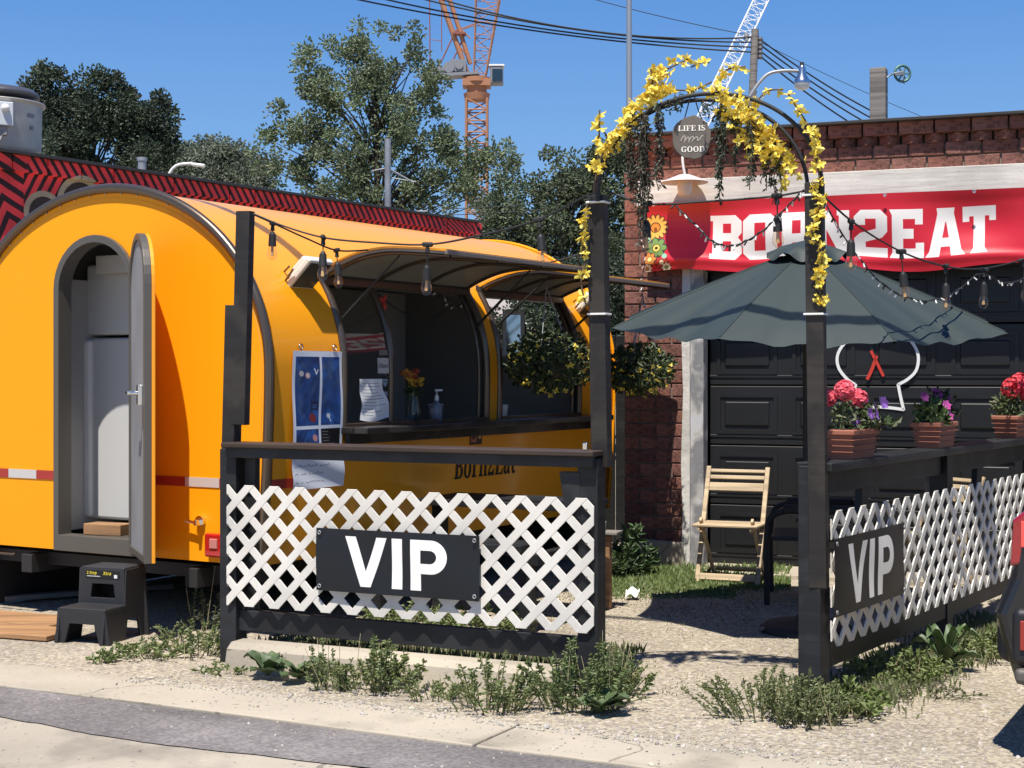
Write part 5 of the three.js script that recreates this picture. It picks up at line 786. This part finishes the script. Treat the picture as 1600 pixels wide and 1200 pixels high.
  // service cables overhead, out of the frame: their soft shadows cross the umbrella
  [[1175, 405], [1175, 428], [1175, 451]].forEach(([x, y], i) => { const c = at(x, y, 7.25).addScaledVector(SUN, 3.1); one('service_cable', ['front', 'middle', 'rear'][i] + ' black service cable strung overhead above the umbrella', 'cable', new THREE.TubeGeometry(new THREE.QuadraticBezierCurve3(c.clone().add(V(-6, .5, -2.6)), c.clone().add(V(0, -.5, 0)), c.clone().add(V(6, .5, 2.6))), 24, .011, 6), M.wire, 'service cables over the umbrella'); });
}
// ---------- weeds, grass ----------
const WD = [[.13, .18, .045], [.17, .215, .06], [.22, .23, .08], [.1, .14, .04]], WG = [[.15, .21, .05], [.19, .24, .065], [.13, .17, .04]];
function weed(label, px, py, { w = .18, h = .2, n = 26, leaf = .03, lw = .38, cols = WD, up = .8, group = 'weeds along the fence' } = {}) {
  n = n * 1.25 | 0; leaf *= 1.12; const d = EYE * F / (py - HZ), p = at(px, py, d).setY(0), g = thing('weed', label, 'weed', p.toArray(), 0, group), lb = new LB(), st = [];
  for (let i = 0; i < n; i++) {
    const a = rnd() * 7, q = Math.sqrt(rnd()), b = V(Math.cos(a) * q * w * .75, 0, Math.sin(a) * q * w * .6), H = h * rr(.3, 1.08) * (1.1 - .5 * q), tip = b.clone().add(V(Math.cos(a) * w * .45 * q + gs() * .045, H, Math.sin(a) * w * .3 * q + gs() * .03)), m = b.clone().lerp(tip, .5).add(V(gs() * .015, .02, gs() * .015));
    const cv = new THREE.QuadraticBezierCurve3(b, m, tip); st.push(new THREE.TubeGeometry(cv, 4, .0022, 4));
    const nl = Math.max(8, H * 130); for (let k = 0; k < nl; k++) { const t = .12 + .88 * Math.sqrt(rnd()), c = cv.getPoint(t), e = V(gs(), up * rr(-.2, .8), gs()).normalize(); lb.leaf(c, e, tang(e), leaf * rr(.6, 1.3) * (1.15 - .5 * t), leaf * lw, pick(cols)); }
  }
  const s = obj('stem', st, mat([.1, .12, .04], .8), g); s.userData.kind = 'stuff'; lb.build('foliage', M.leaf, g);
  const dy = []; for (let i = 0; i < n / 8; i++) { const b = V(gs() * w * .6, 0, gs() * w * .5); dy.push(bar(b, b.clone().add(V(gs() * .06, h * rr(.5, 1.15), gs() * .06)), .0018, 4, .001)); } if (dy.length) obj('dry_stalk', dy, dryM, g).userData.kind = 'stuff';
}
const dryM = mat([.42, .36, .2], .9);
function broad(label, px, py, r, n, cols, h = .1, group = 'broad-leaved weeds', wf = .42) {
  const d = EYE * F / (py - HZ), p = at(px, py, d).setY(0), g = thing('broadleaf_weed', label, 'weed', p.toArray(), 0, group);
  for (let i = 0; i < n; i++) { const a = i / n * 7 + rnd(), L = r * rr(.6, 1.1), lift = rr(.3, 1) * h; const m = raw('leaf', grid(4, 8, (u, v) => { const w = L * wf * Math.pow(Math.sin(PI * Math.min(1, .06 + v * .94)), .7) * (1 + .12 * Math.sin(v * 19 + i)), s = (u - .5) * 2; return [Math.cos(a) * v * L - Math.sin(a) * s * w, .012 + lift * Math.sin(v * 2.2) + .04 * L * Math.sin(v * 15 + s * 3) + Math.abs(s) * .14 * L, Math.sin(a) * v * L + Math.cos(a) * s * w]; }), pick(cols), g); }
}
const bl = [[.07, .12, .04], [.09, .15, .05], [.11, .17, .06]].map(c => phys(c, .55, { side: THREE.DoubleSide, transmission: .2, thickness: 0, map: tMottle })), bl2 = [[.08, .14, .04], [.1, .17, .05]].map(c => phys(c, .55, { side: THREE.DoubleSide, transmission: .2, thickness: 0, map: tMottle }));
weed('wide shaggy weed clump at the foot of the left fence post', 300, 1022, { w: .24, h: .17, n: 44, leaf: .028 });
weed('low leafy weed on the gravel beside the step stool', 235, 1028, { w: .16, h: .09, n: 26, leaf: .03, cols: WG });
weed('small leafy weed at the front left of the step stool', 163, 1036, { w: .07, h: .07, n: 14, leaf: .03, cols: WG });
weed('sparse tall weed with dry heads beside the trailer corner', 322, 985, { w: .12, h: .3, n: 14, leaf: .024, cols: [[.09, .09, .05], [.06, .08, .03]] });
weed('small dusty weed in front of the left fence post', 352, 1052, { w: .12, h: .045, n: 14, leaf: .025, cols: WG });
broad('broad crinkled leaf clump before the left end of the wheel stop', 418, 1060, .12, 9, bl, .09); broad('second broad leaf clump before the wheel stop, touching the feathery weed', 468, 1066, .11, 9, bl, .08);
weed('upright feathery weed before the wheel stop, left of the bushiest', 514, 1078, { w: .09, h: .2, n: 22, leaf: .022 });
weed('bushy round weed before the middle of the wheel stop', 592, 1078, { w: .19, h: .2, n: 46, leaf: .03, cols: WD });
weed('low weed patch on the gravel right of the wheel stop middle', 675, 1092, { w: .14, h: .09, n: 26, leaf: .022 });
weed('tall spiky weed before the right end of the wheel stop', 765, 1108, { w: .2, h: .21, n: 50, leaf: .024 });
weed('large dense weed bush around the foot of the left arch post', 905, 1108, { w: .21, h: .27, n: 60, leaf: .028, cols: [[.12, .165, .045], [.15, .195, .055], [.09, .13, .035]] });
weed('weed bush on the right side of the left arch post', 965, 1085, { w: .13, h: .2, n: 34, leaf: .026, cols: WD });
broad('broad leaf clump below the weed bush at the left arch post', 938, 1118, .11, 8, bl, .08);
weed('wide grey green weed bush left of the right arch post', 1195, 1122, { w: .26, h: .2, n: 70, leaf: .022, cols: [[.17, .2, .07], [.2, .225, .085], [.14, .17, .055]] });
weed('weed bush growing round the foot of the right arch post', 1262, 1132, { w: .17, h: .19, n: 46, leaf: .022, cols: [[.16, .19, .065], [.13, .16, .05]] });
weed('small green leafy weed just right of the right arch post', 1325, 1118, { w: .16, h: .13, n: 34, leaf: .04, lw: .55, cols: WG });
weed('low grassy weed patch under the side lattice', 1400, 1062, { w: .24, h: .13, n: 46, leaf: .035, cols: WG });
broad('upright broad-leaved dock plant under the side lattice', 1478, 1050, .17, 13, bl2, .2, 'broad-leaved weeds', .2);
weed('weed patch beneath the side lattice near the picture edge', 1535, 1030, { w: .24, h: .14, n: 40, leaf: .034, cols: WG });
weed('dry low weed patch on the gravel beyond the side fence', 1440, 1090, { w: .2, h: .05, n: 26, leaf: .022, cols: [[.12, .13, .06], [.15, .14, .08]] });
weed('tall leafy plant growing at the foot of the brick pier', 990, 902, { w: .12, h: .36, n: 11, leaf: .085, lw: .26, cols: [[.06, .12, .03], [.08, .15, .04], [.05, .09, .025]], group: 'plants by the pier' });
weed('smaller leafy plant left of the brick pier', 965, 905, { w: .1, h: .2, n: 9, leaf: .07, lw: .3, cols: [[.05, .09, .02], [.07, .12, .03]], group: 'plants by the pier' });
weed('green weed clump behind the front lattice, left of middle', 640, 985, { w: .26, h: .14, n: 40, leaf: .035, cols: WG, group: 'weeds behind the lattice' });
weed('green weed clump behind the front lattice, right of middle', 760, 985, { w: .3, h: .13, n: 46, leaf: .035, cols: WG, group: 'weeds behind the lattice' });
weed('green weed clump under the bottom rail, left part', 545, 1010, { w: .26, h: .1, n: 34, leaf: .03, cols: WD, group: 'weeds behind the lattice' });
{
  const grass = (name, label, n, f) => { const lb = new LB(); for (let i = 0; i < n; i++) { const r = f(i), p = r[0]; const d = V(gs() * .5, 1, gs() * .5).normalize(); lb.leaf(p, d, tang(d), r[1] * rr(.5, 1.2), r[2], r[3], .05, -.1); } const m = raw(name, lb.geo(), M.leaf, scene); tag(m, label, 'grass', null, 'stuff'); };
  const q = (px, py) => at(px, py, EYE * F / (py - HZ)).setY(0);
  grass('green_grass', 'strip of fresh green grass and clover before the brick pier and chair', 6500, i => { const x = rr(935, 1235), t = Math.pow(rnd(), 1.1), y = 893 + 42 * t * (x > 1150 ? .7 : 1) + gs() * 3; return [q(x, Math.max(888, y)), .055 * (1.15 - t), .012, pick([[.13, .19, .04], [.1, .16, .03], [.16, .2, .06]])]; });
  grass('dry_grass', 'thin dry grass scattered over the gravel yard', 7500, i => { const x = rr(690, 1290), y = 918 + 170 * Math.pow(rnd(), 2); const k = N1(x * .013, y * .03, 256); return [q(x, y), (k > .55 ? .014 : .005) * (y > 1000 ? .6 : 1), .005, pick([[.22, .2, .1], [.26, .23, .13], [.15, .16, .06], [.12, .15, .05]])]; });
  grass('fence_grass', 'grass and low weeds along the side fence foot', 3200, i => { const s = rnd() * 2.6, o = gs() * .22 + .05; return [V(RX + s * Math.cos(RP) + o * Math.sin(RP), 0, -(RD + s * Math.sin(RP) - o * Math.cos(RP))), .05, .01, pick([[.13, .16, .05], [.1, .14, .04], [.2, .19, .1]])]; });
  grass('yard_grass', 'grass growing between the trailer and the front fence', 3500, i => { const s = rnd() * 1.75 - .1, o = -.1 - rnd() * .9; return [V(FX + s * Math.cos(FP) + o * Math.sin(FP), 0, -(FD + s * Math.sin(FP) - o * Math.cos(FP))), .06, .01, pick([[.1, .13, .04], [.08, .11, .03], [.16, .15, .07]])]; });
}
// ---------- parked car ----------
{
  const c = thing('parked_car', 'black parked car at the right edge, red tail lamp showing', 'car', [1.69, 0, -5.25], -SD);
  const paint = phys([.008, .008, .009], .4, { clearcoat: .5, clearcoatRoughness: .06 }), glass = phys([.02, .025, .03], .05, { clearcoat: 1 });
  const bodyP = [[.06, .3], [.02, .42], [.0, .5], [.05, .62], [.1, .9], [.16, 1.02], [.5, 1.06], [1.2, 1.08], [3.2, 1.0], [3.9, .88], [4.15, .72], [4.2, .45], [4.12, .28], [3.6, .24], [3.55, .24], [2.95, .24], [2.9, .24], [1.15, .24], [.4, .24]];
  const arch_ = x => { const s = []; for (let a = 0; a <= 180; a += 15) s.push([x + .35 * Math.cos(R(180 - a)), .24 + .35 * Math.sin(R(180 - a)) * 1.12]); return s; };
  const sh = new THREE.Shape(); const P = [...bodyP.slice(0, 13), [3.65, .24], ...arch_(3.3).reverse(), ...arch_(.85).reverse(), [.42, .24]]; sh.setFromPoints(P.map(p => new THREE.Vector2(...p)));
  obj('body', TR(new THREE.ExtrudeGeometry(sh, { depth: 1.56, bevelEnabled: true, bevelSize: .05, bevelThickness: .09, bevelSegments: 4 }), 0, 0, -1.65), paint, c);
  const cp = new THREE.Shape([[.22, 1.0], [.62, 1.46], [1.7, 1.5], [2.3, 1.42], [3.05, 1.02]].map(p => new THREE.Vector2(...p)));
  obj('cabin', TR(new THREE.ExtrudeGeometry(cp, { depth: 1.3, bevelEnabled: true, bevelSize: .04, bevelThickness: .1, bevelSegments: 3 }), 0, 0, -1.52), glass, c);
  obj('roof', bx(1.5, .03, 1.3, 1.35, 1.535, -.87, 0, 0, -.0, .012), paint, c);
  obj('bumper', [bx(.6, .2, .06, .32, .43, .0, 0, 0, 0, .03), bx(.1, .16, 1.6, .0, .4, -.87, 0, 0, 0, .04)], mat([.012, .012, .014], .5), c);
  obj('bumper_sill', bx(.62, .055, .07, .34, .3, .005, 0, 0, 0, .02), mat([.1, .09, .08], .55), c);
  obj('side_reflector', bx(.05, .1, .012, .075, .44, .034, 0, 0, 0, .004), mat([.28, .03, .02], .3), c);
  const tl = obj('tail_light', [TR(ext([[.02, .68], [.3, .72], [.34, .88], [.1, .88], [.03, .82]], .03, .012), 0, 0, -.05)], phys([.28, .006, .012], .12, { clearcoat: 1 }), c);
  obj('lamp_reflector', bx(.025, .09, .012, .06, .78, .0, 0, 0, 0, .004), mat([.85, .1, .08], .15), tl);
  for (const x of [.85, 3.3]) for (const z of [-.1, -1.55]) { const w = obj('wheel', TR(new THREE.TorusGeometry(.235, .08, 12, 30), 0, 0, 0), M.rubber, c, [x, .31, z]); obj('rim', [cy(.19, .19, .12, 0, 0, 0, 24, PI / 2), ...[0, 1, 2, 3, 4].map(k => bx(.05, .19, .02, .1 * Math.sin(k * 1.2566), .1 * Math.cos(k * 1.2566), .07, 0, 0, -k * 1.2566))], M.galv, w); }
}

renderer.render(scene, camera);
